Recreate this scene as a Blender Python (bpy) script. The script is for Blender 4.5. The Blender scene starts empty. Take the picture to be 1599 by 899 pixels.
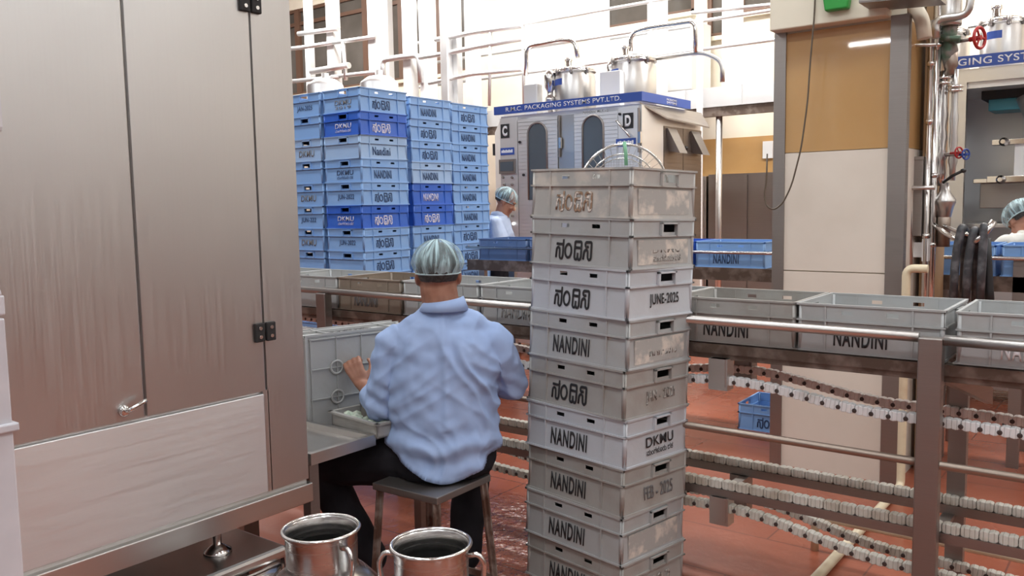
import bpy, bmesh, math, random
from mathutils import Vector, Matrix, noise
random.seed(7)
PI = math.pi
SC = bpy.context.scene
COL = SC.collection

# ------------------------------------------------------------------ camera
CAMR = ((0.79472, -0.04470, 0.60532), (0.60672, 0.08700, -0.79015), (-0.01734, 0.99521, 0.09627))
FPX = 1333.0
EYE = Vector((0, 0, 1.5))
cd = bpy.data.cameras.new('camera'); cam = bpy.data.objects.new('camera', cd); COL.objects.link(cam)
cd.sensor_width = 36; cd.lens = FPX / 1599 * 36; cd.clip_start = .02; cd.clip_end = 100
_m = Matrix([list(r) for r in CAMR]).to_4x4(); _m.translation = EYE
cam.matrix_world = _m
SC.camera = cam
SC.view_settings.view_transform = 'Standard'; SC.view_settings.look = 'None'
SC.view_settings.gamma = 1; SC.view_settings.use_curve_mapping = False
SC.view_settings.exposure = 0.0
w = bpy.data.worlds.new('world'); SC.world = w; w.use_nodes = True
w.node_tree.nodes['Background'].inputs[0].default_value = (.9, .95, 1, 1)
w.node_tree.nodes['Background'].inputs[1].default_value = .5

# ------------------------------------------------------------------ ceiling lamps of the hall, plus added right wall lamps
def area(x, y, z, sx, sy, power, col=(1, .97, .92), rot=(0, 0, 0)):
    l = bpy.data.lights.new('ceiling_and_fill_light', 'AREA'); l.shape = 'RECTANGLE'; l.size = sx; l.size_y = sy
    l.energy = power; l.color = col
    o = bpy.data.objects.new('ceiling_and_fill_light', l); COL.objects.link(o); o.location = (x, y, z); o.rotation_euler = rot
    return o
for (x, y) in ((-4.6, .2), (-1.4, .2), (1.8, .2), (-4.6, 3.4), (-1.4, 3.4), (1.8, 3.4), (-8, 3.4), (-8, .2), (-1.4, -3), (-4.6, -3), (1.8, -3)):
    area(x, y, 4.9, 1.5, .5, 60, (.90, .965, 1))
for y in (-2.5, .5, 3.5, 6.5):  # added lamps: brighten the upper right wall that the steel machine reflects
    area(4.5, y, 5.3, .5, 1.6, 62, (.94, .98, 1), (0, math.radians(-28), 0))
for (x, y) in ((-10.5, 7.6), (-7.5, 7.6), (-4.8, 7.6), (-2, 7.6), (1.2, 7.6)):
    area(x, y, 5.2, 2.2, .7, 185, (1, .98, .95), (math.radians(22), 0, 0))

# ------------------------------------------------------------------ helpers
def ray(px, py):
    v = Vector(((px - 799.5), -(py - 449.5), -FPX)); m = Matrix([list(r) for r in CAMR]); return m @ v
def at(px, py, Y):
    r = ray(px, py); return EYE + r * (Y / r.y)
def atx(px, py, X):
    r = ray(px, py); return EYE + r * (X / r.x)

def hexa(bm, c, mi=0):
    v = [bm.verts.new(p) for p in c]
    fs = [(3, 2, 1, 0), (4, 5, 6, 7), (0, 1, 5, 4), (1, 2, 6, 5), (2, 3, 7, 6), (3, 0, 4, 7)]
    for f in fs:
        q = bm.faces.new([v[i] for i in f]); q.material_index = mi
def bx(bm, x0, x1, y0, y1, z0, z1, mi=0):
    hexa(bm, [(x0, y0, z0), (x1, y0, z0), (x1, y1, z0), (x0, y1, z0), (x0, y0, z1), (x1, y0, z1), (x1, y1, z1), (x0, y1, z1)], mi)
def obb(bm, a, b, wv, hv, mi=0):
    """box from a to b with half-width vector wv and half-height vector hv"""
    a, b, wv, hv = map(Vector, (a, b, wv, hv))
    hexa(bm, [a - wv - hv, a + wv - hv, b + wv - hv, b - wv - hv, a - wv + hv, a + wv + hv, b + wv + hv, b - wv + hv], mi)
def rounded(pts, rad, n=5):
    P = [Vector(p) for p in pts]
    if rad <= 0 or len(P) < 3: return P
    out = [P[0]]
    for i in range(1, len(P) - 1):
        a, b, c = P[i - 1], P[i], P[i + 1]
        r = min(rad, (a - b).length * .48, (c - b).length * .48)
        p0 = b + (a - b).normalized() * r; p1 = b + (c - b).normalized() * r
        for k in range(n + 1):
            t = k / n; out.append(p0 * (1 - t) ** 2 + b * 2 * t * (1 - t) + p1 * t * t)
    out.append(P[-1]); return out
def tube(bm, pts, r, n=10, rad=0, closed=False, mi=0, caps=True):
    P = rounded(pts, rad)
    if isinstance(r, (int, float)): R = [r] * len(P)
    else: R = r
    L = len(P)
    T = []
    for i in range(L):
        if closed: t = P[(i + 1) % L] - P[i - 1]
        else: t = P[min(i + 1, L - 1)] - P[max(i - 1, 0)]
        T.append(t.normalized())
    up = Vector((0, 0, 1)) if abs(T[0].z) < .9 else Vector((1, 0, 0))
    nrm = T[0].cross(up).normalized(); rings = []
    for i in range(L):
        nrm = (nrm - T[i] * nrm.dot(T[i])).normalized(); bi = T[i].cross(nrm)
        rings.append([bm.verts.new(P[i] + (nrm * math.cos(2 * PI * k / n) + bi * math.sin(2 * PI * k / n)) * R[i]) for k in range(n)])
    for i in range(L if closed else L - 1):
        A, B = rings[i], rings[(i + 1) % L]
        off = 0
        if closed and i == L - 1:
            off = min(range(n), key=lambda o: (A[0].co - B[o].co).length)
        for k in range(n):
            f = bm.faces.new((A[k], A[(k + 1) % n], B[(k + 1 + off) % n], B[(k + off) % n])); f.material_index = mi; f.smooth = True
    if not closed and caps:
        f = bm.faces.new(rings[0][::-1]); f.material_index = mi
        f = bm.faces.new(rings[-1]); f.material_index = mi
def lathe(bm, prof, n=32, c=(0, 0, 0), mi=0, axis='z'):
    """prof: list of (r, h)"""
    rings = []
    for r, h in prof:
        ring = []
        for k in range(n):
            a = 2 * PI * k / n
            p = Vector((r * math.cos(a), r * math.sin(a), h))
            if axis == 'y': p = Vector((p.x, -p.z, p.y))
            if axis == 'x': p = Vector((p.z, p.x, p.y))
            ring.append(bm.verts.new(Vector(c) + p))
        rings.append(ring)
    for A, B in zip(rings, rings[1:]):
        for k in range(n):
            f = bm.faces.new((A[k], A[(k + 1) % n], B[(k + 1) % n], B[k])); f.smooth = True; f.material_index = mi
    for ring, fl in ((rings[0], True), (rings[-1], False)):
        r = prof[0][0] if fl else prof[-1][0]
        if r > 1e-5:
            f = bm.faces.new(ring[::-1] if fl else ring); f.material_index = mi
def capsule(bm, a, b, ra, rb, n=14, m=5, sq=(1, 1), side=None):
    """tapered capsule with round ends, elliptical if sq given; side = direction of the first ellipse axis"""
    a, b = Vector(a), Vector(b); t = (b - a).normalized()
    s = Vector(side) if side else (Vector((0, 0, 1)) if abs(t.z) < .9 else Vector((0, 1, 0)))
    s = (s - t * s.dot(t)).normalized(); q = t.cross(s)
    rings = []
    for i in range(m + 1):
        ang = PI / 2 * i / m
        rings.append((a - t * ra * math.cos(ang), ra * max(math.sin(ang), .03)))
    for i in range(m + 1):
        ang = PI / 2 * i / m
        rings.append((b + t * rb * math.sin(ang), rb * max(math.cos(ang), .03)))
    V = [[bm.verts.new(c + (s * math.cos(2 * PI * k / n) * sq[0] + q * math.sin(2 * PI * k / n) * sq[1]) * r) for k in range(n)] for c, r in rings]
    for A, B in zip(V, V[1:]):
        for k in range(n): bm.faces.new((A[k], A[(k + 1) % n], B[(k + 1) % n], B[k]))
    bm.faces.new(V[0][::-1]); bm.faces.new(V[-1])
def chainc(bm, pts, rs, sq=(1, 1), side=None):
    for i in range(len(pts) - 1): capsule(bm, pts[i], pts[i + 1], rs[i], rs[i + 1], sq=sq, side=side)
def loft(bm, rings):
    """rings: (centre, vecx, vecy) elliptical sections; closed ends"""
    V = []
    n = 28
    for c, vx, vy in rings:
        c, vx, vy = Vector(c), Vector(vx), Vector(vy)
        V.append([bm.verts.new(c + vx * math.cos(2 * PI * k / n) + vy * math.sin(2 * PI * k / n)) for k in range(n)])
    for A, B in zip(V, V[1:]):
        for k in range(n): bm.faces.new((A[k], A[(k + 1) % n], B[(k + 1) % n], B[k]))
    bm.faces.new(V[0][::-1]); bm.faces.new(V[-1])
def remesh_data(bm, voxel, smooth=6, name='m'):
    bmesh.ops.recalc_face_normals(bm, faces=bm.faces)
    me = bpy.data.meshes.new(name); bm.to_mesh(me); bm.free()
    o = bpy.data.objects.new('tmp', me); COL.objects.link(o)
    md = o.modifiers.new('r', 'REMESH'); md.mode = 'VOXEL'; md.voxel_size = voxel; md.use_smooth_shade = True
    if smooth:
        sm = o.modifiers.new('s', 'SMOOTH'); sm.factor = .5; sm.iterations = smooth
    bpy.context.view_layer.update()
    dg = bpy.context.evaluated_depsgraph_get()
    out = bpy.data.meshes.new_from_object(o.evaluated_get(dg))
    bpy.data.objects.remove(o); bpy.data.meshes.remove(me)
    for p in out.polygons: p.use_smooth = True
    return out

def link(name, me, parent=None, mats=()):
    me.name = name
    o = bpy.data.objects.new(name, me); COL.objects.link(o)
    for m in (mats if isinstance(mats, (list, tuple)) else [mats]):
        me.materials.append(m)
    if parent: o.parent = parent
    return o
def mk(name, bm, mats, parent=None, bevel=0, smooth=False):
    bmesh.ops.recalc_face_normals(bm, faces=bm.faces)
    if smooth:
        for f in bm.faces: f.smooth = True
    me = bpy.data.meshes.new(name); bm.to_mesh(me); bm.free()
    o = link(name, me, parent, mats)
    if bevel:
        b = o.modifiers.new('bevel', 'BEVEL'); b.width = bevel; b.segments = 2; b.limit_method = 'ANGLE'; b.angle_limit = .8
    return o
def NB(): return bmesh.new()
def tag(o, label, cat, group=None):
    o['label'] = label; o['category'] = cat
    if group: o['group'] = group
    return o
def thing(name, label, cat, loc=(0, 0, 0), rz=0, group=None):
    o = bpy.data.objects.new(name, None); COL.objects.link(o); o.empty_display_size = .1
    o.location = loc; o.rotation_euler = (0, 0, rz)
    return tag(o, label, cat, group)
def struct(name, bm, mat, parent=None):
    o = mk(name, bm, mat, parent)
    if not parent: o['kind'] = 'structure'
    return o

# ------------------------------------------------------------------ materials
def mat(name, col, rough=.5, metal=0, spec=.5, **k):
    m = bpy.data.materials.new(name); m.use_nodes = True; b = m.node_tree.nodes['Principled BSDF']
    b.inputs['Base Color'].default_value = (*col, 1); b.inputs['Roughness'].default_value = rough
    b.inputs['Metallic'].default_value = metal; b.inputs['Specular IOR Level'].default_value = spec
    for a, v in k.items(): b.inputs[a.replace('_', ' ')].default_value = v
    return m
def N(m, t, **k):
    n = m.node_tree.nodes.new(t)
    for a, v in k.items():
        if a in n.inputs: n.inputs[a].default_value = v
        else: setattr(n, a, v)
    return n
def L(m, a, b): m.node_tree.links.new(a, b)
def ramp(m, fac, stops):
    r = N(m, 'ShaderNodeValToRGB'); e = r.color_ramp.elements
    while len(e) < len(stops): e.new(.5)
    for el, (p, c) in zip(e, stops): el.position = p; el.color = (*c, 1) if len(c) == 3 else c
    L(m, fac, r.inputs[0]); return r
def noisy(m, c2, scale=8, lo=.45, hi=.62, stretch=(1, 1, 1), detail=5, amount=1.0, coord='Object', bump=0, bscale=None, rough2=None):
    """mix a second colour in blotches (dirt, stains) and optional bump"""
    b = m.node_tree.nodes['Principled BSDF']; c1 = b.inputs['Base Color'].default_value[:3]
    tc = N(m, 'ShaderNodeTexCoord'); mp = N(m, 'ShaderNodeMapping'); mp.inputs['Scale'].default_value = stretch
    L(m, tc.outputs[coord], mp.inputs[0])
    n = N(m, 'ShaderNodeTexNoise', Scale=scale, Detail=detail); L(m, mp.outputs[0], n.inputs['Vector'])
    c2m = tuple(a * (1 - amount) + bb * amount for a, bb in zip(c1, c2))
    r = ramp(m, n.outputs[0], [(lo, c1), (hi, c2m)]); L(m, r.outputs[0], b.inputs['Base Color'])
    if rough2 is not None:
        r1 = b.inputs['Roughness'].default_value
        rr = ramp(m, n.outputs[0], [(lo, (r1,) * 3), (hi, (rough2,) * 3)]); L(m, rr.outputs[0], b.inputs['Roughness'])
    if bump:
        n2 = N(m, 'ShaderNodeTexNoise', Scale=bscale or scale * 4, Detail=4); L(m, mp.outputs[0], n2.inputs['Vector'])
        bu = N(m, 'ShaderNodeBump', Strength=bump, Distance=.01); L(m, n2.outputs[0], bu.inputs['Height']); L(m, bu.outputs[0], b.inputs['Normal'])
    return m
def emis(name, col, s):
    return mat(name, (.02, .02, .02), Emission_Color=(*col, 1), Emission_Strength=s)

def steel(name, col=(.62, .60, .58), rough=.33, scale=(1, 1, 60), bump=.05):
    m = mat(name, col, rough, 1)
    b = m.node_tree.nodes['Principled BSDF']
    tc = N(m, 'ShaderNodeTexCoord'); mp = N(m, 'ShaderNodeMapping'); mp.inputs['Scale'].default_value = scale
    L(m, tc.outputs['Object'], mp.inputs[0])
    n = N(m, 'ShaderNodeTexNoise', Scale=3, Detail=6); L(m, mp.outputs[0], n.inputs['Vector'])
    r = ramp(m, n.outputs[0], [(.3, (rough - .05,) * 3), (.7, (rough + .07,) * 3)]); L(m, r.outputs[0], b.inputs['Roughness'])
    n3 = N(m, 'ShaderNodeTexNoise', Scale=1.3, Detail=3); L(m, tc.outputs['Object'], n3.inputs['Vector'])
    r3 = ramp(m, n3.outputs[0], [(.3, tuple(c * .9 for c in col)), (.7, col)]); L(m, r3.outputs[0], b.inputs['Base Color'])
    if bump:
        bu = N(m, 'ShaderNodeBump', Strength=bump, Distance=.003); L(m, n3.outputs[0], bu.inputs['Height']); L(m, bu.outputs[0], b.inputs['Normal'])
    return m
M = {}
M['steel'] = steel('brushed_steel')
M['steel_big'] = steel('satin_sheet_steel', (.60, .59, .58), .36, (60, 60, 1), .25)
M['steel_panel'] = steel('lit_sheet_steel', (.86, .86, .86), .56, (1, 1, 50), .05)  # paler base colour stands in for ceiling light caught by the kick panel
M['steel_dark'] = steel('dull_steel', (.36, .33, .31), .45)
M['steel_pol'] = steel('polished_steel', (.72, .70, .68), .16, (1, 1, 1), .02)
M['steel_light'] = steel('pale_steel', (.80, .80, .80), .5, (1, 1, 1), .02)
M['steel_brown'] = steel('warm_steel', (.38, .31, .26), .45)
M['rust'] = noisy(mat('rusty_brown_iron', (.16, .09, .065), .55, .5), (.35, .28, .24), 14)
M['black'] = mat('black_rubber', (.015, .015, .016), .5)
M['darkhole'] = mat('dark_recess', (.02, .018, .018), .8)
M['hose'] = noisy(mat('grey_black_hose', (.05, .052, .058), .38), (.13, .13, .14), 20)
M['white'] = mat('white_paint_and_lit_steel', (.8, .8, .8), .4)
M['enamel'] = noisy(mat('white_grey_enamel', (.62, .62, .66), .35), (.5, .5, .54), 3)
M['chain'] = noisy(mat('cream_plastic_chain', (.62, .60, .54), .5), (.42, .37, .30), 9, .45, .7)
M['chainw'] = noisy(mat('white_plastic_chain', (.78, .78, .78), .45), (.6, .58, .55), 9, .5, .7)
M['chainb'] = noisy(mat('worn_brownish_chain', (.84, .78, .75), .5), (.70, .64, .61), 9, .45, .7)
M['pin'] = mat('dark_pin', (.07, .05, .045), .5, .3)
M['beam'] = noisy(mat('stained_dark_beam', (.13, .095, .075), .4, .6), (.25, .2, .17), 12)
M['tan'] = mat('glossy_tan_paint', (.50, .29, .11), .35, Coat_Weight=1.0, Coat_Roughness=.03)
noisy(M['tan'], (.46, .255, .085), 2.5, .4, .7)
M['cream'] = noisy(mat('cream_tile', (.72, .645, .56), .28), (.67, .595, .51), 3, .4, .7)
M['creamw'] = mat('cream_paint', (.72, .66, .53), .5)
M['wall'] = noisy(mat('cream_wall', (.80, .735, .61), .7), (.76, .69, .56), 1.5)
M['wallg'] = mat('grey_wall', (.42, .43, .44), .7)
M['wallr'] = mat('pale_grey_wall', (.68, .68, .66), .7)
M['added_band'] = mat('added_dark_wall_band', (.12, .085, .075), .4)  # for the added band on the unseen right wall
M['ceil'] = mat('white_ceiling', (.7, .69, .66), .8)
M['wood'] = mat('dark_brown_window_frame', (.13, .07, .045), .5)
M['pane'] = noisy(mat('grey_brown_glass', (.075, .066, .056), .12), (.14, .125, .11), .8, .4, .65)
M['pvc'] = noisy(mat('ivory_plastic_pipe', (.70, .60, .42), .4), (.55, .42, .28), 6, .5, .7)
M['sign'] = mat('blue_sign', (.035, .085, .36), .4)
M['letter_w'] = mat('white_lettering', (.85, .86, .88), .5)
M['ink'] = mat('black_ink', (.018, .018, .02), .6)
M['ink_grey'] = mat('worn_grey_ink', (.16, .16, .165), .7)
M['ink_faint'] = noisy(mat('scuffed_ink', (.10, .085, .075), .7), (.42, .40, .37), 55, .42, .5)
M['ink_brown'] = noisy(mat('peeling_brown_paint', (.30, .19, .12), .7), (.72, .66, .60), 45, .5, .56)
M['ink_blueb'] = mat('navy_ink', (.02, .05, .13), .6)
M['ink_pale'] = noisy(mat('pale_peeling_print', (.66, .62, .68), .7), (.35, .42, .66), 60, .5, .58)
M['green'] = mat('green_plastic', (.03, .30, .05), .4)
M['green_cloth'] = mat('pale_green_tie', (.22, .48, .30), .6)
M['red'] = mat('red_handwheel', (.42, .02, .02), .4)
M['blue_w'] = mat('blue_handwheel', (.02, .06, .30), .4)
M['teal'] = mat('teal_panel', (.02, .22, .30), .4)
M['cable'] = mat('brown_grey_cable', (.10, .075, .05), .5)
M['steel_door'] = steel('brown_grey_steel', (.26, .225, .20), .45)
M['kraft'] = noisy(mat('brown_board', (.36, .23, .12), .6), (.28, .17, .09), 3)
M['greenvalve'] = noisy(mat('grimy_green_metal', (.10, .16, .11), .5, .4), (.25, .22, .2), 20)
M['screen'] = mat('grey_screen', (.10, .12, .14), .2)
M['lamp_g'] = emis('green_lamp', (.3, 1, .55), 5)
M['lamp_o'] = emis('orange_lamp', (1, .6, .25), 5)
M['lamp_w'] = emis('white_lamp', (1, 1, 1), 3)
M['tube'] = emis('tube_lamp', (1, .97, .92), 60)
M['foam'] = noisy(mat('pale_green_suds', (.42, .50, .40), .7), (.62, .68, .58), 40, .45, .6)
M['milk'] = mat('cloudy_liquid', (.16, .17, .18), .25)
def crate_mat(name, c, dirt, amt=.5, lo=.5, hi=.75, sc=7):
    return noisy(mat(name, c, .42), dirt, sc, lo, hi, amount=amt, bump=.06, bscale=60)
G1 = crate_mat('grey_crate_plastic', (.42, .43, .43), (.34, .32, .29))
G2 = crate_mat('warm_grey_crate_plastic', (.375, .365, .345), (.28, .25, .215), .7)
G3 = crate_mat('cool_light_grey_crate_plastic', (.52, .545, .58), (.46, .47, .48))
G4 = crate_mat('brown_grey_crate_plastic', (.26, .21, .165), (.19, .15, .115), .7)
G5 = crate_mat('scuffed_grey_crate_plastic', (.42, .41, .39), (.60, .55, .49), .8, .50, .62, 11)
B1 = crate_mat('light_blue_crate_plastic', (.19, .35, .64), (.25, .41, .66))
B2 = crate_mat('deep_blue_crate_plastic', (.025, .11, .50), (.05, .15, .5))
B3 = crate_mat('pale_blue_crate_plastic', (.28, .42, .64), (.33, .46, .63))
B4 = crate_mat('dusty_blue_crate_plastic', (.09, .16, .33), (.14, .2, .36))
SC1 = noisy(mat('scuffed_label_patch', (.40, .39, .37), .7), (.66, .60, .53), 22, .44, .6)

# floor: wet red-brown stone tiles
def floor_mat():
    m = mat('wet_red_brown_tiles', (.3, .08, .05), .3); b = m.node_tree.nodes['Principled BSDF']
    tc = N(m, 'ShaderNodeTexCoord'); br = N(m, 'ShaderNodeTexBrick')
    br.inputs['Color1'].default_value = (.33, .098, .054, 1); br.inputs['Color2'].default_value = (.30, .086, .048, 1)
    br.inputs['Mortar'].default_value = (.17, .055, .036, 1); br.inputs['Scale'].default_value = 1
    br.inputs['Mortar Size'].default_value = .004; br.inputs['Brick Width'].default_value = .9; br.inputs['Row Height'].default_value = .45
    L(m, tc.outputs['Object'], br.inputs['Vector'])
    n = N(m, 'ShaderNodeTexNoise', Scale=1.6, Detail=8); L(m, tc.outputs['Object'], n.inputs['Vector'])
    mx = N(m, 'ShaderNodeMixRGB'); mx.blend_type = 'MULTIPLY'; mx.inputs[0].default_value = .5
    r = ramp(m, n.outputs[0], [(.3, (.72, .66, .62)), (.65, (1, 1, 1))]); L(m, br.outputs[0], mx.inputs[1]); L(m, r.outputs[0], mx.inputs[2])
    L(m, mx.outputs[0], b.inputs['Base Color'])
    n2 = N(m, 'ShaderNodeTexNoise', Scale=.8, Detail=4); L(m, tc.outputs['Object'], n2.inputs['Vector'])
    rr = ramp(m, n2.outputs[0], [(.42, (.12,) * 3), (.6, (.42,) * 3)])
    vm = N(m, 'ShaderNodeVectorMath'); vm.operation = 'DISTANCE'; L(m, tc.outputs['Object'], vm.inputs[0]); vm.inputs[1].default_value = (-2.25, 2.95, 0)
    pr = ramp(m, vm.outputs['Value'], [(.35, (1,) * 3), (.75, (0,) * 3)])
    mr = N(m, 'ShaderNodeMixRGB'); L(m, pr.outputs[0], mr.inputs[0]); L(m, rr.outputs[0], mr.inputs[1]); mr.inputs[2].default_value = (.06, .06, .06, 1)
    L(m, mr.outputs[0], b.inputs['Roughness'])
    ms = N(m, 'ShaderNodeMath'); ms.operation = 'MULTIPLY_ADD'; L(m, pr.outputs[0], ms.inputs[0]); ms.inputs[1].default_value = .75; ms.inputs[2].default_value = .10
    n3 = N(m, 'ShaderNodeTexNoise', Scale=22, Detail=3); L(m, tc.outputs['Object'], n3.inputs['Vector'])
    bu = N(m, 'ShaderNodeBump', Distance=.018); L(m, ms.outputs[0], bu.inputs['Strength']); L(m, n3.outputs[0], bu.inputs['Height']); L(m, bu.outputs[0], b.inputs['Normal'])
    return m
M['floor'] = floor_mat()

# ------------------------------------------------------------------ lettering
_txt = {}
def text_mesh(s, h, wmax, bold=.0, depth=.0006, shear=0):
    """mesh of lettering in the XZ plane facing -Y, centred, cap height h, width fitted to wmax"""
    key = (s, h, wmax, bold)
    if key in _txt: return _txt[key].copy()
    if s == KN:
        bm = bmesh.new(); sx, sz = wmax / 4.1, h / 1.5
        for st in KSTROKES: tube(bm, [(x, 0, z) for x, z in st], .098, 8, rad=.10)
        for v in bm.verts: v.co = Vector(((v.co.x - 2.07) * sx, v.co.y * .008, (v.co.z - .78) * sz))
        out = bpy.data.meshes.new('lettering'); bm.to_mesh(out); bm.free(); _txt[key] = out.copy(); return out
    c = bpy.data.curves.new('t', 'FONT'); c.body = s; c.size = 1; c.offset = bold; c.extrude = 0; c.align_x = 'CENTER'; c.shear = shear; c.space_character = 1.0 + bold * 7
    o = bpy.data.objects.new('t', c); COL.objects.link(o); bpy.context.view_layer.update()
    me = bpy.data.meshes.new_from_object(o.evaluated_get(bpy.context.evaluated_depsgraph_get()))
    bpy.data.objects.remove(o); bpy.data.curves.remove(c)
    if not me.vertices: return me
    xs = [v.co.x for v in me.vertices]; ys = [v.co.y for v in me.vertices]
    x0, x1, y0, y1 = min(xs), max(xs), min(ys), max(ys)
    sx = wmax / max(x1 - x0, 1e-5); sy = h / max(y1 - y0, 1e-5)
    bm = bmesh.new(); bm.from_mesh(me)
    for v in bm.verts: v.co = Vector(((v.co.x - (x0 + x1) / 2) * sx, 0, (v.co.y - (y0 + y1) / 2) * sy))
    r = bmesh.ops.extrude_face_region(bm, geom=bm.faces[:])
    for e in r['geom']:
        if isinstance(e, bmesh.types.BMVert): e.co.y -= depth
    bmesh.ops.recalc_face_normals(bm, faces=bm.faces)
    out = bpy.data.meshes.new('lettering'); bm.to_mesh(out); bm.free(); bpy.data.meshes.remove(me)
    _txt[key] = out.copy()
    return out
def lettering(s, h, wd, material, parent, loc, rz=0, bold=0, rx=0, name='lettering'):
    me = text_mesh(s, h, wd, bold)
    me.materials.clear(); me.materials.append(material)
    o = bpy.data.objects.new(name, me); COL.objects.link(o); o.parent = parent; o.location = loc; o.rotation_euler = (rx, 0, rz)
    return o
KN = '\u0ca8\u0c82\u0ca6\u0cbf\u0ca8\u0cbf'
KSTROKES = [[(.1, 1.19), (.87, 1.17)], [(.9, 1.55), (.88, 1.17), (.88, .35), (.82, .1), (.68, .05), (.52, .15), (.5, .75), (.42, .92), (.25, .92), (.14, .80), (.1, .12)],
    [(1.48 + .35 * math.cos(2 * PI * k / 20), .69 + .52 * math.sin(2 * PI * k / 20)) for k in range(21)],
    [(2.55, .58), (2.55, .26), (2.45, .07), (2.30, .06), (2.20, .2), (2.22, 1.42), (2.93, 1.42), (2.93, .25), (2.83, .05), (2.66, .07), (2.56, .26)], [(2.22, .98), (2.93, .95)],
    [(3.73, 1.07), (3.42, 1.05), (3.34, 1.22), (3.42, 1.41), (4.03, 1.42), (4.03, .2), (3.84, .06), (3.68, .22), (3.64, .77), (3.44, .87), (3.24, .68), (3.2, .08)]]

# ------------------------------------------------------------------ THE HALL
bm = NB(); bx(bm, -14.5, 5.5, -7, 10.4, -.1, 0); struct('floor', bm, M['floor'])
bm = NB(); bx(bm, -14.5, 5.5, -7, 10.4, 6, 6.1); struct('ceiling', bm, M['ceil'])
bm = NB(); bx(bm, -14.6, -14.5, -7, 10.4, 0, 6); struct('wall_left', bm, M['wallg'])
bm = NB(); bx(bm, 5.5, 5.6, -7, 10.4, 0, 6); struct('wall_right', bm, M['wallr'])
bm = NB(); bx(bm, 5.48, 5.5, -7, 10, 0, 1.75); struct('trim_added', bm, M['added_band'])  # added unseen band: darkens the lower reflection in the steel machine
bm = NB(); bx(bm, -14.5, 5.5, -7.1, -7, 0, 6); struct('wall_front', bm, M['wallg'])
# back wall with window openings : (x0,x1,z0,z1)
WIN = [(-13.2, -8.25, 3.52, 5.0), (-6.05, -5.3, 3.80, 5.3), (-5.22, -4.75, 3.84, 5.3), (-4.58, -4.27, 3.50, 5.3), (-4.17, -3.5, 3.72, 5.3)]
bm = NB()
xs = sorted({-14.5, 5.5, *[v for w_ in WIN for v in w_[:2]]})
for a, b in zip(xs, xs[1:]):
    c = (a + b) / 2; hit = [w_ for w_ in WIN if w_[0] < c < w_[1]]
    if hit:
        bx(bm, a, b, 10, 10.3, 0, hit[0][2]); bx(bm, a, b, 10, 10.3, hit[0][3], 6)
    else: bx(bm, a, b, 10, 10.3, 0, 6)
struct('wall_back', bm, M['wall'])
for i, (x0, x1, z0, z1) in enumerate(WIN):
    bm = NB(); f = .05
    bx(bm, x0, x1, 10.02, 10.1, z0, z0 + f); bx(bm, x0, x1, 10.02, 10.1, z1 - f, z1)
    bx(bm, x0, x0 + f, 10.02, 10.1, z0, z1); bx(bm, x1 - f, x1, 10.02, 10.1, z0, z1)
    if i == 0:
        for x in (-12.35, -11.5, -10.62, -9.8, -9.0):
            bx(bm, x - .06, x + .06, 10.0, 10.1, z0, z1)
        bx(bm, x0, x1, 10.02, 10.08, 4.72, 4.78)
    o = struct('window_%d' % (i + 1), bm, M['wood']); 
    bm = NB(); bx(bm, x0 + f, x1 - f, 10.06, 10.075, z0 + f, z1 - f); mk('pane', bm, M['pane'], o)
    bm = NB(); bx(bm, x0 - .03, x1 + .03, 9.93, 10.02, z0 - .05, z0); mk('sill', bm, M['creamw'], o)
bm = NB(); bx(bm, -7.5, 5.4, 9.985, 10, 1.82, 2.27); struct('trim_1', bm, M['tan'])

# ------------------------------------------------------------------ CRATES
CL, CW, CH = .49, .40, .172
def ring_pts(L_, W_, ins):
    return (L_ / 2 - ins, W_ / 2 - ins)
def wall_piece(bm, side, u0, u1, z0, z1, o0, o1, th=.005, L_=CL, W_=CW):
    """piece of a crate wall; u in -1..1 along the side; o0/o1 = inset of the outer face at z0/z1"""
    def pt(u, z, ins, extra):
        hx, hy = L_ / 2 - ins, W_ / 2 - ins
        if side in (0, 2):      # long sides: -Y (0) and +Y (2)
            s = -1 if side == 0 else 1
            return (u * hx if abs(u) > .999 else u * (L_ / 2 - .006), s * (hy - extra), z)
        s = 1 if side == 1 else -1
        return (s * (hx - extra), u * hy if abs(u) > .999 else u * (W_ / 2 - .006), z)
    hexa(bm, [pt(u0, z0, o0, 0), pt(u1, z0, o0, 0), pt(u1, z0, o0, th), pt(u0, z0, o0, th),
              pt(u0, z1, o1, 0), pt(u1, z1, o1, 0), pt(u1, z1, o1, th), pt(u0, z1, o1, th)])
def frame(bm, z0, z1, i0, i1, th=.008, L_=CL, W_=CW):
    for s in range(4): wall_piece(bm, s, -1, 1, z0, z1, i0, i1, th, L_, W_)
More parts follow.
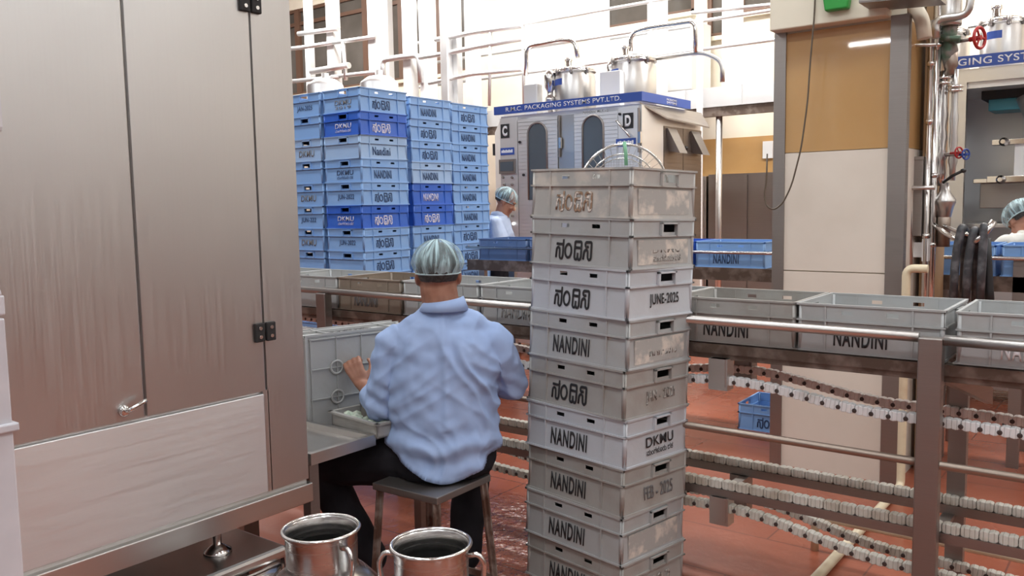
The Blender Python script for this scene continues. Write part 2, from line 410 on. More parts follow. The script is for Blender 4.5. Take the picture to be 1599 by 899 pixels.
def crate_shell(L_=CL, W_=CW, H=CH, grid=False):
    bm = NB(); zb = H * .66
    K = dict(L_=L_, W_=W_)
    # lower tapering walls
    for s in range(4): wall_piece(bm, s, -1, 1, .006, zb, .004, .0115, .005, **K)
    # upper band with slots (long sides) and hand holes (short sides)
    for s in (0, 2):
        holes = [(-.37, -.21), (.25, .41)]
        us = [-1] + [v for h in holes for v in h] + [1]
        for k in range(0, len(us) - 1):
            if k % 2 == 0: wall_piece(bm, s, us[k], us[k + 1], zb, H - .004, .0055, .0055, .004, **K)
            else:
                wall_piece(bm, s, us[k], us[k + 1], zb, zb + .022, .0055, .0055, .004, **K)
                wall_piece(bm, s, us[k], us[k + 1], zb + .036, H - .004, .0055, .0055, .004, **K)
    for s in (1, 3):
        a, b = -.10, .36
        if s == 3: a, b = -.36, .10
        wall_piece(bm, s, -1, a, zb, H - .004, .0055, .0055, .004, **K)
        wall_piece(bm, s, b, 1, zb, H - .004, .0055, .0055, .004, **K)
        wall_piece(bm, s, a, b, zb, zb + .012, .0055, .0055, .004, **K)
        wall_piece(bm, s, a, b, zb + .040, H - .004, .0055, .0055, .004, **K)
    bx(bm, -L_ / 2 + .006, L_ / 2 - .006, -W_ / 2 + .006, W_ / 2 - .006, .004, .010)
    # ribs on the long sides
    for s in (0, 2):
        for u in (-.60, .60):
            wall_piece(bm, s, u - .012, u + .012, .006, H - .008, .0012, .0012, .010, **K)
    # corner posts
    for sx in (-1, 1):
        for sy in (-1, 1):
            cx, cy = sx * (L_ / 2 - .012), sy * (W_ / 2 - .012)
            lathe(bm, [(.0085, .006), (.0085, H - .006)], 10, (cx, cy, 0))
    return bm
def crate_rims(L_=CL, W_=CW, H=CH):
    bm = NB(); zb = H * .66
    frame(bm, H - .007, H, 0, 0, .011, L_, W_)
    frame(bm, zb - .004, zb + .002, 0, 0, .012, L_, W_)
    frame(bm, 0, .006, -.001, 0, .010, L_, W_)
    return bm
def handle_frame_bm(s, L_=CL, W_=CW, H=CH):
    bm = NB(); zb = H * .66; a, b = -.15, .41
    if s == 3: a, b = -.41, .15
    K = dict(L_=L_, W_=W_)
    wall_piece(bm, s, a, b, zb + .040, zb + .046, -.006, -.006, .012, **K)
    wall_piece(bm, s, a, a + .05, zb + .000, zb + .046, -.006, -.006, .012, **K)
    wall_piece(bm, s, b - .05, b, zb + .000, zb + .046, -.006, -.006, .012, **K)
    return bm
def base_grid_bm():
    bm = NB()
    for i in range(5):
        x = -CL / 2 + .02 + i * (CL - .04) / 4; bx(bm, x - .002, x + .002, -CW / 2 + .015, CW / 2 - .015, -.004, .005)
    for i in range(4):
        y = -CW / 2 + .02 + i * (CW - .04) / 3; bx(bm, -CL / 2 + .015, CL / 2 - .015, y - .002, y + .002, -.004, .005)
    for x, y in ((-.115, -.06), (-.115, .06)):
        tube(bm, [Vector((x + .026 * math.cos(2 * PI * k / 20), y + .026 * math.sin(2 * PI * k / 20), -.003)) for k in range(20)], .005, 6, closed=True)
    return bm
_base = {}
def crate(loc, rz, m, label, group, long_txt=None, short_txt=None, lm=None, sm=None, short_side=1, patch=False, grid=False, tilt=None):
    root = thing('plastic_crate', label, 'crate', loc, rz, group)
    if tilt is not None: root.rotation_mode = 'QUATERNION'; root.rotation_quaternion = tilt
    if not _base:
        for k, f in (('shell', crate_shell), ('rim', crate_rims), ('handle1', lambda: handle_frame_bm(1)), ('handle3', lambda: handle_frame_bm(3)), ('grid', base_grid_bm)):
            b = f(); bmesh.ops.recalc_face_normals(b, faces=b.faces)
            me = bpy.data.meshes.new(k); b.to_mesh(me); b.free(); _base[k] = me
    def part(key, name):
        mk_ = (key, m.name)
        if mk_ not in _base:
            me = _base[key].copy(); me.materials.append(m); me.name = name; _base[mk_] = me
        o = bpy.data.objects.new(name, _base[mk_]); COL.objects.link(o); o.parent = root; return o
    part('shell', 'shell'); part('rim', 'rim'); part('handle1', 'handle_frame'); part('handle3', 'handle_frame')
    if grid: part('grid', 'base_grid')
    lm = lm or M['ink']; sm = sm or M['ink']
    yf = -CW / 2 + .0045
    if long_txt: lettering(long_txt, .062 if long_txt != KN else .070, .178, lm, root, (-.025, yf, .057), 0, .020, rx=-.065)
    if short_txt:
        s = short_side; xf = s * (CL / 2 - .0045)
        lines = short_txt.split('|')
        if len(lines) == 1:
            lettering(lines[0], .048, .175, sm, root, (xf, 0.02 * s, .06), s * PI / 2, .015, rx=-.07)
        else:
            lettering(lines[0], .036, .175, sm, root, (xf, 0.02 * s, .072), s * PI / 2, .006, rx=-.07)
            lettering(lines[1], .022, .17, sm, root, (xf + s * .0018, 0.02 * s, .036), s * PI / 2, .005, rx=-.07)
    if patch:
        b = NB(); bx(b, CL / 2 - .009, CL / 2 - .0035, -.155, .155, .015, .100)
        mk('worn_patch', b, SC1, root)
    return root

ORD = ['topmost', 'second from the top', 'third from the top', 'fourth from the top', 'fifth from the top', 'sixth from the top', 'seventh from the top',
       'eighth from the top', 'ninth from the top', 'tenth from the top', 'eleventh from the top', 'twelfth from the top', 'thirteenth from the top', 'lowest']
DK2 = 'DKMU|\u0cae\u0c82\u0c97\u0cb3\u0cc2\u0cb0\u0cc1 \u0ca6\u0c95'
# tall grey stack in the foreground, leaning a little to the right
GST = [(G5, KN, None, M['ink_brown'], None, True, 'topmost crate of the grey stack, its long side print peeled brown'),
       (G1, KN, DK2, M['ink'], M['ink_faint'], True, 'grey crate second from the top of the near stack, short side print worn away'),
       (G3, KN, 'JUNE-2025', None, None, False, 'pale grey crate dated JUNE-2025 third from the top of the near stack'),
       (G1, 'NANDINI', 'MAR-2013', None, M['ink_faint'], True, 'grey crate fourth from the top of the near stack, scuffed date on short side'),
       (G2, KN, 'JAN - 2021', M['ink'], M['ink_faint'], False, 'warm grey crate fifth from the top of the near stack, faded date'),
       (G3, 'NANDINI', DK2, None, None, False, 'pale grey crate with crisp black two-line short side print, sixth from the top'),
       (G2, 'NANDINI', 'FEB - 2025', None, M['ink_grey'], False, 'warm grey crate dated FEB-2025, seventh from the top of the near stack'),
       (G1, 'NANDINI', None, None, None, True, 'grey crate with blank scuffed short side, eighth from the top of the near stack'),
       (G2, 'NANDINI', '2023', None, M['ink_faint'], False, 'lowest crate of the near grey stack, cut by the frame')]
rzS = math.radians(-8.3)
dR = Vector((math.sin(math.radians(8.3)), math.cos(math.radians(8.3)), 0)); dL = Vector((-dR.y, dR.x, 0))
fwd = Vector((-CAMR[0][2], -CAMR[1][2], 0)).normalized()
LEAN = math.radians(1.9)
nG = 9; pG = .1795
cor = Vector((-1.512, 2.585, 0))
base_c = cor + dL * CL / 2 + dR * CW / 2
q_lean = Matrix.Rotation(LEAN, 3, fwd)
from mathutils import Quaternion
zs = pG / CH
for i, (m_, lt, st, lm_, sm_, pt_, lab) in enumerate(GST):
    k = nG - 1 - i
    jit = [.0, .5, -1.0, .8, -.5, 1.2, -.7, .6, 0][i]
    off = q_lean @ Vector((0, 0, k * pG))
    p = base_c + Vector((0, 0, .012)) + off + Vector((random.uniform(-.004, .004), random.uniform(-.004, .004), 0))
    q = (q_lean @ Matrix.Rotation(rzS + math.radians(jit), 3, 'Z')).to_quaternion()
    r = crate(p, 0, m_, lab, 'grey crates in the near stack', lt, st, lm_, sm_, 1, pt_, tilt=q)
    r.scale = (1, 1, zs)

# crates riding on the near conveyor (long side to the camera)
ZC = .962
CONV = [(-4.27, G1, None, 'grey crate at far left of the near conveyor, cut off by the steel cabinet', 0),
        (-3.775, G1, None, 'grey crate on the near conveyor right beside the steel cabinet', 1.5),
        (-3.275, G4, 'NANDINI', 'brownish grey dirty crate on the near conveyor behind the seated worker', -1.2),
        (-2.785, G1, None, 'grey crate on the near conveyor partly behind the blue hair net', 1.0),
        (-2.285, G1, 'NANDINI', 'grey crate on the near conveyor between the seated worker and the grey stack', -1.8),
        (-1.79, G1, None, 'grey crate on the near conveyor mostly hidden behind the grey stack', 0.5),
        (-1.295, G2, 'NANDINI', 'grey crate on the near conveyor just right of the tall grey stack', .8),
        (-.80, G1, 'NANDINI', 'grey crate in the middle of the three on the conveyor right of the stack', 0),
        (-.285, G1, 'NANDINI', 'grey crate at the right frame edge on the near conveyor, white print', .8)]
for i, (x, m_, tx, lab, rr) in enumerate(CONV):
    lmm = M['letter_w'] if i == 8 else (M['ink_grey'] if i in (2,) else M['ink_faint'] if i == 4 else M['ink'])
    crate((x, 3.05 + CW / 2, ZC), math.radians(rr), m_, lab, 'grey crates on the near conveyor', tx, None, lmm)

# tall blue stacks behind
def blue_stack(cx, cy, rows, rz, who, total=14):
    for i in range(total):
        if i < len(rows): m_, lt, st, lm_, sm_ = rows[i]
        else: m_, lt, st, lm_, sm_ = B1, 'NANDINI', None, None, None
        colr = {B1: 'light blue', B2: 'deep blue', B3: 'pale blue'}[m_]
        place = ORD[i] if i < total - 1 else 'lowest'
        lab = '%s crate, %s of the %s' % (colr, place, who)
        z = (total - 1 - i) * .169
        j = random.uniform(-.8, .8)
        r = crate((cx + random.uniform(-.004, .004), cy + random.uniform(-.004, .004), z), rz + math.radians(j), m_, lab, 'blue crates in the tall stacks', lt, st,
              lm_ or M['ink_blueb'], sm_ or M['ink_blueb'], -1)
        r.scale = (1, 1, .169 / CH)
I, P_ = M['ink_blueb'], M['ink_pale']
g_ = M['ink_grey']
S1 = [(B1, KN, 'DKMU|2019', None, g_), (B2, KN, DK2, P_, P_), (B3, 'Nandini', None, None, None), (B1, 'NANDINI', DK2, None, None),
      (B1, KN, 'JUN-2022', None, None), (B2, KN, DK2, P_, P_), (B1, KN, 'JUN-2022', None, None), (B1, KN, None, None, None), (B1, 'NANDINI', None, None, None)]
S0 = [(B1, None, 'JAN-2025', None, None), (B1, None, None, None, None), (B3, None, 'DKMU', None, g_), (B1, None, None, None, None), (B1, None, 'DKMU', None, g_),
      (B1, None, 'JUN-222', None, None), (B1, None, 'DKMU', None, g_), (B1, None, None, None, None)]
S2 = [(B1, 'NANDINI', None, None, None), (B1, KN, None, None, None), (B1, KN, None, None, None), (B3, 'NANDINI', None, None, None), (B2, 'NANDINI', None, P_, None),
      (B2, KN, None, P_, None), (B1, 'NANDINI', None, None, None), (B1, KN, None, None, None)]
S3 = [(B1, KN, None, None, None), (B1, 'NANDINI', None, None, None), (B1, 'NANDINI', None, None, None), (B1, 'NANDINI', None, None, None), (B1, 'NANDINI', None, None, None),
      (B1, 'NANDINI', None, None, None), (B1, KN, None, None, None), (B1, KN, None, None, None)]
blue_stack(-4.63 - CW / 2, 4.28 + CL / 2, S1, PI / 2, 'blue stack nearest the camera')
blue_stack(-4.63 - CW * 1.5 - .03, 4.28 + CL / 2, S0, PI / 2, 'blue stack beside the steel cabinet edge')
blue_stack(-4.745 - CW / 2, 4.92 + CL / 2, S2, PI / 2, 'middle blue stack')
blue_stack(-4.80 - CW / 2, 5.475 + CL / 2, S3, PI / 2, 'rear right blue stack')
crate((-1.965, 5.52, 0), math.radians(2), B1, 'light blue crate standing on the red floor behind the column', 'blue crates on the floor', KN, None, M['ink_blueb'])

# ------------------------------------------------------------------ NEAR CONVEYOR
X0, X1 = -4.6, .6
def chain(name, pts, label, m, pitch=.0555, w_=.036, h_=.022, pins=True):
    # resample
    P = [Vector(p) for p in pts]; seg = [(b - a).length for a, b in zip(P, P[1:])]; tot = sum(seg)
    def pos(s):
        for (a, b), l in zip(zip(P, P[1:]), seg):
            if s <= l: return a.lerp(b, s / l)
            s -= l
        return P[-1]
    bm = NB(); bp = NB(); n = int(tot / pitch)
    for i in range(n):
        a, b = pos(i * pitch), pos((i + 1) * pitch); t = (b - a).normalized(); y = Vector((0, 1, 0)); u = t.cross(y) * -1
        if u.z < 0: u = -u
        a2, b2 = a + t * .001, b - t * .001
        k = [a2, a.lerp(b, .22), a.lerp(b, .5), a.lerp(b, .78), b2]; hh = [.72, 1, .84, 1, .72]
        for j in range(4):
            p, q = k[j], k[j + 1]; h0, h1 = h_ * hh[j] / 1, h_ * hh[j + 1]
            wv = y * (w_ / 2 * (1 if j in (1, 2) else .92))
            hexa(bm, [p - wv - u * h0 * .9, q - wv - u * h1 * .9, q + wv - u * h1 * .9, p + wv - u * h0 * .9,
                      p - wv + u * h0 * .75, q - wv + u * h1 * .75, q + wv + u * h1 * .75, p + wv + u * h0 * .75])
        if pins: lathe(bp, [(.0085, -w_ / 2 - .002), (.0085, w_ / 2 + .002)], 8, tuple(a - u * .005), axis='y')
        else: obb(bp, a - t * .004, a + t * .004, y * w_ * .2, u * h_ * .4)
    bmesh.ops.recalc_face_normals(bp, faces=bp.faces); mb_ = bpy.data.meshes.new('p'); bp.to_mesh(mb_); bp.free()
    nf = len(bm.faces); bm.from_mesh(mb_); bm.faces.ensure_lookup_table(); bpy.data.meshes.remove(mb_)
    for fc2 in bm.faces[nf:]: fc2.material_index = 1
    root = mk(name, bm, [m, M['pin']], bevel=.003); tag(root, label, 'conveyor chain', 'plastic chains of the near conveyor')
    return root
def catenary(xs, zs_, y, n=14):
    out = []
    for i in range(len(xs) - 1):
        for k in range(n):
            t = k / n; x = xs[i] + (xs[i + 1] - xs[i]) * t
            # smooth through
            z = zs_[i] + (zs_[i + 1] - zs_[i]) * (1 - math.cos(PI * t)) / 2
            out.append((x, y, z))
    out.append((xs[-1], y, zs_[-1])); return out
conv = thing('crate_conveyor', 'long steel two-level roller frame carrying grey crates across the hall', 'conveyor', (0, 3.2, 0))
def cp(name, bm, m, **k):
    bmesh.ops.translate(bm, verts=bm.verts, vec=(0, -3.2, 0)); return mk(name, bm, m, conv, **k)
bm = NB(); bx(bm, X0, X1, 3.035, 3.075, .922, .958); bx(bm, X0, X1, 3.045, 3.07, .90, .922); cp('side_beam', bm, M['beam'])
bm = NB(); bx(bm, X0, X1, 3.40, 3.44, .905, .958); cp('side_beam', bm, M['beam'])
for y in (3.12, 3.36):
    bm = NB(); bx(bm, X0, X1, y - .025, y + .025, .90, .93); cp('chain_guide', bm, M['steel_dark'])
for y, z in ((3.06, .385), (3.36, .385)):
    bm = NB(); bx(bm, X0, X1, y - .022, y + .022, z - .028, z + .006); cp('lower_chain_guide', bm, M['steel_dark'])
for x in (-3.1, -1.33, -.565, .5):
    for y in (3.10, 3.38):
        if x == -1.33: continue
        bm = NB(); bx(bm, x - .03, x + .03, y - .03 + (.02 if y > 3.2 else 0), y + .03, 0, .905)
        if y > 3.2 or x in (-3.1,): cp('leg', bm, M['steel_dark'])
        else: bm.free()
for x, y, z0, z1 in ((-1.33, 3.045, .785, .906), (-1.37, 3.385, .76, .906), (-1.33, 3.06, .25, .36), (-1.375, 3.36, .21, .36)):
    bm = NB(); bx(bm, x - .038, x + .038, y - .03, y + .03, z0, z1); bx(bm, x - .03, x + .03, y - .034, y + .034, z0 + .015, z1)
    cp('hanger_bracket', bm, M['steel'] if y < 3.2 else M['steel_dark'])
for x in (-3.1, -1.35, -.58, .5):
    bm = NB(); bx(bm, x - .02, x + .02, 3.05, 3.42, .88, .905); cp('cross_bar', bm, M['steel_dark'])
    bm = NB(); bx(bm, x - .02, x + .02, 3.05, 3.42, .345, .36); cp('cross_bar', bm, M['steel_dark'])
# diagonal brace at the right post
bm = NB(); obb(bm, (-.57, 3.06, .93), (-.47, 3.38, .80), (.012, 0, 0), (0, 0, .03)); cp('brace', bm, M['steel_dark'])
# handrail in front
rail = thing('guard_rail', 'tubular steel guard rail with square posts in front of the near conveyor', 'rail', (0, 2.99, 0))
def rp(name, bm, m, **k):
    bmesh.ops.translate(bm, verts=bm.verts, vec=(0, -2.99, 0)); return mk(name, bm, m, rail, **k)
bm = NB(); tube(bm, [(-4.4, 2.99, 1.066), (-.622, 2.99, 1.050)], .0165, 14); rp('top_rail', bm, M['steel'])
bm = NB(); tube(bm, [(-.548, 2.99, 1.046), (.6, 2.99, 1.036)], .0175, 14); rp('top_rail', bm, M['steel'])
bm = NB(); tube(bm, [(-4.4, 2.99, .655), (.6, 2.99, .628)], .014, 12); rp('lower_rail', bm, M['steel_brown'])
for x in (-3.56, -.585, .55):
    bm = NB(); bx(bm, x - .036, x + .036, 2.965, 3.015, 0, 1.052); rp('post', bm, M['steel_dark'], bevel=.004)
# chains
chain('conveyor_chain', catenary([X0, X1], [.940, .940], 3.12), 'upper near strand of chain directly under the grey crates', M['chain'], pins=False)
chain('conveyor_chain', catenary([X0, X1], [.940, .940], 3.36), 'upper far strand of chain directly under the grey crates', M['chain'], pins=False)
chain('conveyor_chain', catenary([X0, -3.1, -1.9, -1.28, -.72, .0, .6], [.84, .82, .775, .822, .768, .755, .80], 3.05), 'white chain sagging lowest under the grey crates, near side', M['chainw'])
chain('conveyor_chain', catenary([X0, -3.1, -1.9, -1.36, -.75, .0, .6], [.84, .82, .76, .808, .738, .722, .77], 3.36), 'brownish chain sagging just above the white one under the crates', M['chainb'])
chain('conveyor_chain', catenary([X0, X1], [.408, .408], 3.06), 'cream chain lying on the near lower guide', M['chain'], pins=False)
chain('conveyor_chain', catenary([X0, X1], [.408, .408], 3.36), 'cream chain lying on the far lower guide', M['chain'], pins=False)
chain('conveyor_chain', catenary([X0, -3.1, -2.1, -1.3, -.68, .0, .6], [.34, .30, .27, .318, .243, .21, .3], 3.06), 'cream chain sagging near the floor, nearest the camera', M['chain'])
chain('conveyor_chain', catenary([X0, -3.1, -2.1, -1.36, -.72, .0, .6], [.34, .30, .215, .262, .168, .14, .24], 3.36), 'cream chain sagging near the floor on the far side', M['chain'])

# floor pipes of ivory plastic
bm = NB(); tube(bm, [(-1.03, 2.2, .022), (-1.03, 4.62, .022), (-1.03, 4.62, 1.15), (-.93, 4.62, 1.15)], .021, 12, rad=.04)
tag(mk('plastic_pipe', bm, M['pvc']), 'ivory plastic pipe along the floor and up the column corner', 'pipe')
bm = NB(); tube(bm, [(-1.14, 3.60, .0), (-1.14, 3.60, .15), (1.5, 3.60, .145)], .017, 12, rad=.02)
tag(mk('plastic_pipe', bm, M['pvc']), 'ivory plastic pipe raised on a short leg behind the lower chains', 'pipe')

# ------------------------------------------------------------------ COLUMN
cx0, cx1, cy0, cy1 = -1.74, -1.075, 4.70, 5.30
bm = NB(); bx(bm, cx0 + .01, cx1 - .005, cy0 + .01, cy1 - .01, 0, 6); col_ = mk('column', bm, M['creamw']); col_['kind'] = 'structure'; tag(col_, 'square building column clad in tan and cream panels', 'column')
bm = NB(); bx(bm, cx0 + .01, cx1 - .01, cy0, cy0 + .012, 1.762, 2.40); bx(bm, cx1 - .007, cx1, cy0 + .02, cy1 - .02, 1.762, 2.40); mk('tan_panel', bm, M['tan'], col_)
bm = NB(); bx(bm, cx0 + .01, cx1 - .01, cy0 - .002, cy0 + .012, 1.116, 1.758); bx(bm, cx0 + .01, cx1 - .01, cy0 - .002, cy0 + .012, 0, 1.110)
bx(bm, cx1 - .007, cx1, cy0 + .02, cy1 - .02, 0, 1.758); mk('cream_panel', bm, M['cream'], col_)
for x0_, x1_ in ((cx0 - .01, cx0 + .055), (cx1 - .075, cx1 + .012)):
    bm = NB(); bx(bm, x0_, x1_, cy0 - .012, cy0 + .004, 0, 2.42)
    if x1_ > -1.2: bx(bm, cx1 + .001, cx1 + .0115, cy0 + .004, cy0 + .05, 0, 2.419)
    else: bx(bm, cx0 - .0095, cx0 + .002, cy0 + .004, cy0 + .05, 0, 2.419)
    mk('corner_guard', bm, M['steel_dark'], col_)
# white cover board above the tan panel, cream hood, green box and hanging cable
bm = NB(); bx(bm, -1.745, -1.15, 4.60, 4.70, 2.41, 3.2); o = mk('cover_board', bm, M['creamw'], bevel=.006); tag(o, 'cream box board fixed to the column above the tan panel', 'board')
bm = NB(); b0 = at(1287, 8, 4.585); b1 = at(1331, 8, 4.585)
hexa(bm, [(b0.x + .012, 4.55, 2.462), (b1.x - .014, 4.55, 2.462), (b1.x - .014, 4.60, 2.462), (b0.x + .012, 4.60, 2.462), (b0.x - .01, 4.54, 2.62), (b1.x + .01, 4.54, 2.62), (b1.x + .01, 4.60, 2.62), (b0.x - .01, 4.60, 2.62)])
tag(mk('green_box', bm, M['green'], bevel=.008), 'small green plastic box on the cream board, cut by the top edge', 'box')
bm = NB(); pts = [at(x, y, 4.58) for x, y in ((1274, -60), (1272, 20), (1265, 100), (1261, 160), (1251, 232), (1236, 290), (1222, 318), (1208, 328), (1197, 322), (1193, 305), (1197, 280), (1198, 240))]
tube(bm, pts, .0045, 8, rad=.06); tag(mk('hanging_cable', bm, M['cable']), 'thin brown cable hanging in a loop down the tan panel', 'cable')
bm = NB(); 
prof = [(1384, 32), (1392, 14), (1412, 6), (1428, 10), (1440, 30), (1444, 60)]
a = [at(x, y, 4.74) for x, y in prof]; tube(bm, a, .035, 10, rad=.03)
tag(mk('plaster_hood', bm, M['creamw']), 'cream curved plaster cove at the top right of the column', 'cove')
bm = NB(); p0 = at(1352, 5, 4.55); p1 = at(1470, -6, 4.55); obb(bm, p0, p1, (0, .12, 0), (0, 0, .02)); obb(bm, p0 + Vector((0, -.12, .02)), p1 + Vector((0, -.12, .02)), (0, .004, 0), (0, 0, .035))
tag(mk('cable_tray', bm, M['steel_dark']), 'steel cable tray running across the top above the column', 'cable tray')
# hygiene items : steel strip box and brown board right of the column
bm = NB(); bx(bm, -1.055, -.985, 5.02, 5.30, 0, 2.6); tag(mk('brown_board', bm, M['kraft'], bevel=.004), 'brown board strip standing between column and pipes', 'board')
bm = NB(); a = at(1429, 245, 4.98); b = at(1441, 368, 4.98); bx(bm, a.x, a.x + .05, 4.93, 5.02, b.z, a.z); bx(bm, a.x - .004, a.x + .054, 4.925, 4.93, a.z - .02, a.z)
tag(mk('junction_box', bm, M['steel_dark'], bevel=.004), 'tall narrow grey junction box beside the vertical pipes', 'box')
bm = NB(); a = at(1426, 378, 4.98); bx(bm, a.x, a.x + .05, 4.97, 4.98, a.z - .08, a.z); bx(bm, a.x + .05, a.x + .08, 4.95, 5.0, a.z - .1, a.z + .02)
tag(mk('notice_card', bm, M['white']), 'small white card under the narrow grey box', 'notice')

# vertical service pipes
def vpipe(px, Y, z0, z1, r, m, label, clamps=()):
    p = at(px, 250, Y); b = NB(); tube(b, [(p.x, Y, z0), (p.x, Y, z1)], r, 14)
    o = mk('service_pipe', b, m); tag(o, label, 'pipe', 'vertical pipes beside the column')
    for z in clamps:
        b = NB(); lathe(b, [(r + .006, z - .012), (r + .006, z + .012)], 14, (p.x, Y, 0)); mk('clamp', b, M['steel_pol'], o)
    return o
vpipe(1449, 4.96, 0, 2.42, .014, M['steel_pol'], 'slim bright steel pipe nearest the narrow grey box', (1.3, 1.9, 2.2))
vpipe(1458, 5.02, 0, 2.75, .022, M['steel_pol'], 'thick bright steel pipe rising beside the valve cluster', (1.25, 1.62, 2.3))
bm = NB(); tube(bm, [at(1422, 425, 4.9), at(1419, 293, 4.9), at(1460, 293, 4.9)], .012, 10, rad=.03); tag(mk('bent_pipe', bm, M['steel']), 'thin steel pipe bent sideways at mid height beside the column', 'pipe')
bm = NB(); tube(bm, [at(1408, 71, 4.9), at(1462, 70, 4.9)], .009, 8); tag(mk('stay_rod', bm, M['steel']), 'short horizontal stay rod between column and pipe, high up', 'rod')
bm = NB(); tube(bm, [at(1462, 60, 4.95), at(1460, 30, 4.95), at(1512, 24, 4.95), at(1521, -40, 4.95)], .02, 12, rad=.05); tag(mk('bent_pipe', bm, M['steel']), 'dull steel pipe bending over the top of the valve cluster', 'pipe')
# valve cluster
vc = thing('valve_assembly', 'vertical chain of dull steel valves and flanges right of the column', 'valve', (at(1478, 200, 5.05).x, 5.05, 0))
ox = vc.location.x; oy = 5.05
def zz(py): return at(1478, py, 5.05).z
def xx(px): return at(px, 200, 5.05).x - ox
def vp(name, bm, m, par=None): return mk(name, bm, m, par or vc)
bm = NB(); lathe(bm, [(.055, zz(42)), (.058, zz(38)), (.058, zz(-40))], 20); vp('cylinder_head', bm, M['steel'])
bm = NB(); lathe(bm, [(.018, zz(110)), (.03, zz(96)), (.045, zz(80)), (.032, zz(64)), (.04, zz(46)), (.04, zz(42))], 16); tube(bm, [(-.03, -.05, zz(60)), (.06, -.05, zz(66))], .018, 10); vp('valve_bonnet', bm, M['greenvalve'])
bm = NB(); lathe(bm, [(.026, zz(118)), (.026, zz(108)), (.034, zz(104)), (.03, zz(80))], 14, (.012, 0, 0)); vp('valve_body', bm, M['steel_brown'])
for dx, pts in ((-.02, [(130, .02), (165, .022), (182, .028), (200, .02), (215, .028), (232, .018), (244, .030), (252, .02), (270, .026), (290, .018)]),
                (.035, [(140, .016), (172, .016), (186, .022), (205, .018), (222, .022), (238, .016), (252, .024), (262, .016), (282, .014)])):
    bm = NB(); lathe(bm, [(.015, zz(110))] + [(r, zz(p)) for p, r in pts], 14, (dx, 0, 0)); vp('pipe_stem', bm, M['steel_pol'] if dx < 0 else M['steel'])
for dx, py in ((-.02, 122), (-.02, 130), (.03, 137), (.03, 143)):
    bm = NB(); lathe(bm, [(.043, zz(py) - .006), (.043, zz(py) + .006)], 20, (dx, 0, 0)); vp('flange', bm, M['steel_pol'])
bm = NB(); lathe(bm, [(.03, zz(345)), (.05, zz(322)), (.058, zz(316)), (.058, zz(312)), (.03, zz(300)), (.02, zz(285))], 18); vp('reducer', bm, M['steel'])
bm = NB(); lathe(bm, [(.034, zz(385)), (.036, zz(320))], 18, (.0, 0, 0)); vp('sleeve', bm, M['steel_brown'])
def handwheel(px, py, r, m, tilt=.5):
    c = Vector((xx(px), -.06, zz(py))); b = NB()
    ax = Vector((math.cos(tilt), -math.sin(tilt), 0)); s = Vector((-ax.y, ax.x, 0)); u = Vector((0, 0, 1))
    tube(b, [c + (s * math.cos(2 * PI * k / 20) + u * math.sin(2 * PI * k / 20)) * r for k in range(20)], r * .16, 8, closed=True)
    for k in range(3):
        d_ = s * math.cos(2 * PI * k / 3) + u * math.sin(2 * PI * k / 3); tube(b, [c, c + d_ * r], r * .12, 6)
    tube(b, [c - ax * .05, c + ax * .01], r * .25, 8)
    o = vp('handwheel', b, m); b = NB(); tube(b, [c - ax * .05, c - ax * .12], r * .18, 8); mk('valve_stem', b, M['steel_dark'], o); return o
handwheel(1528, 68, .052, M['red'], .35); handwheel(1502, 240, .028, M['red'], .5); handwheel(1513, 243, .026, M['blue_w'], .5)
bm = NB(); tube(bm, [(.0, -.04, zz(285)), (xx(1494), -.07, zz(275)), (xx(1508), -.08, zz(269))], .008, 8); lathe(bm, [(.001, -.012), (.012, -.008), (.015, 0), (.012, .008), (.001, .012)], 10, (xx(1511), -.08, zz(268))); vp('lever', bm, M['black'])
# hoses
def hose(pts, r, label, m=None):
    b = NB(); tube(b, pts, r, 12, rad=.08); tag(mk('hose', b, m or M['hose']), label, 'hose', 'hoses behind the conveyor')
hy = 4.9
for x0h, x1h, top, lab in ((1492, 1500, 352, 'thick dark hose arching down, leftmost of the cluster'), (1512, 1519, 356, 'dark hose arching down, second of the cluster'), (1534, 1528, 350, 'dark hose arching down, third of the cluster')):
    hose([at(x0h - 4, 470, hy), at(x0h, 400, hy), at((x0h + x1h) / 2 + 6, top, hy), at(x1h + 8, top + 10, hy + .06), at(x1h + 4, 470, hy + .1)], .021, lab)
hose([at(1546, 480, 4.95), at(1543, 430, 4.95), at(1540, 372, 4.95)], .022, 'black hose hanging straight at the right of the cluster', M['black'])
hose([at(1458, 350, 4.96), at(1478, 366, 4.93), at(1496, 374, 4.9)], .012, 'bright short pipe curving from the valves towards the hoses', M['steel_pol'])
hose([at(1474, 352, 4.99), at(1490, 360, 4.95), at(1515, 367, 4.9)], .010, 'second bright short pipe curving towards the hoses', M['steel_pol'])
hose([at(1520, 378, 4.9), at(1536, 368, 4.9), at(1552, 345, 4.92)], .017, 'shiny steel tube angled up beside the hoses', M['steel_pol'])

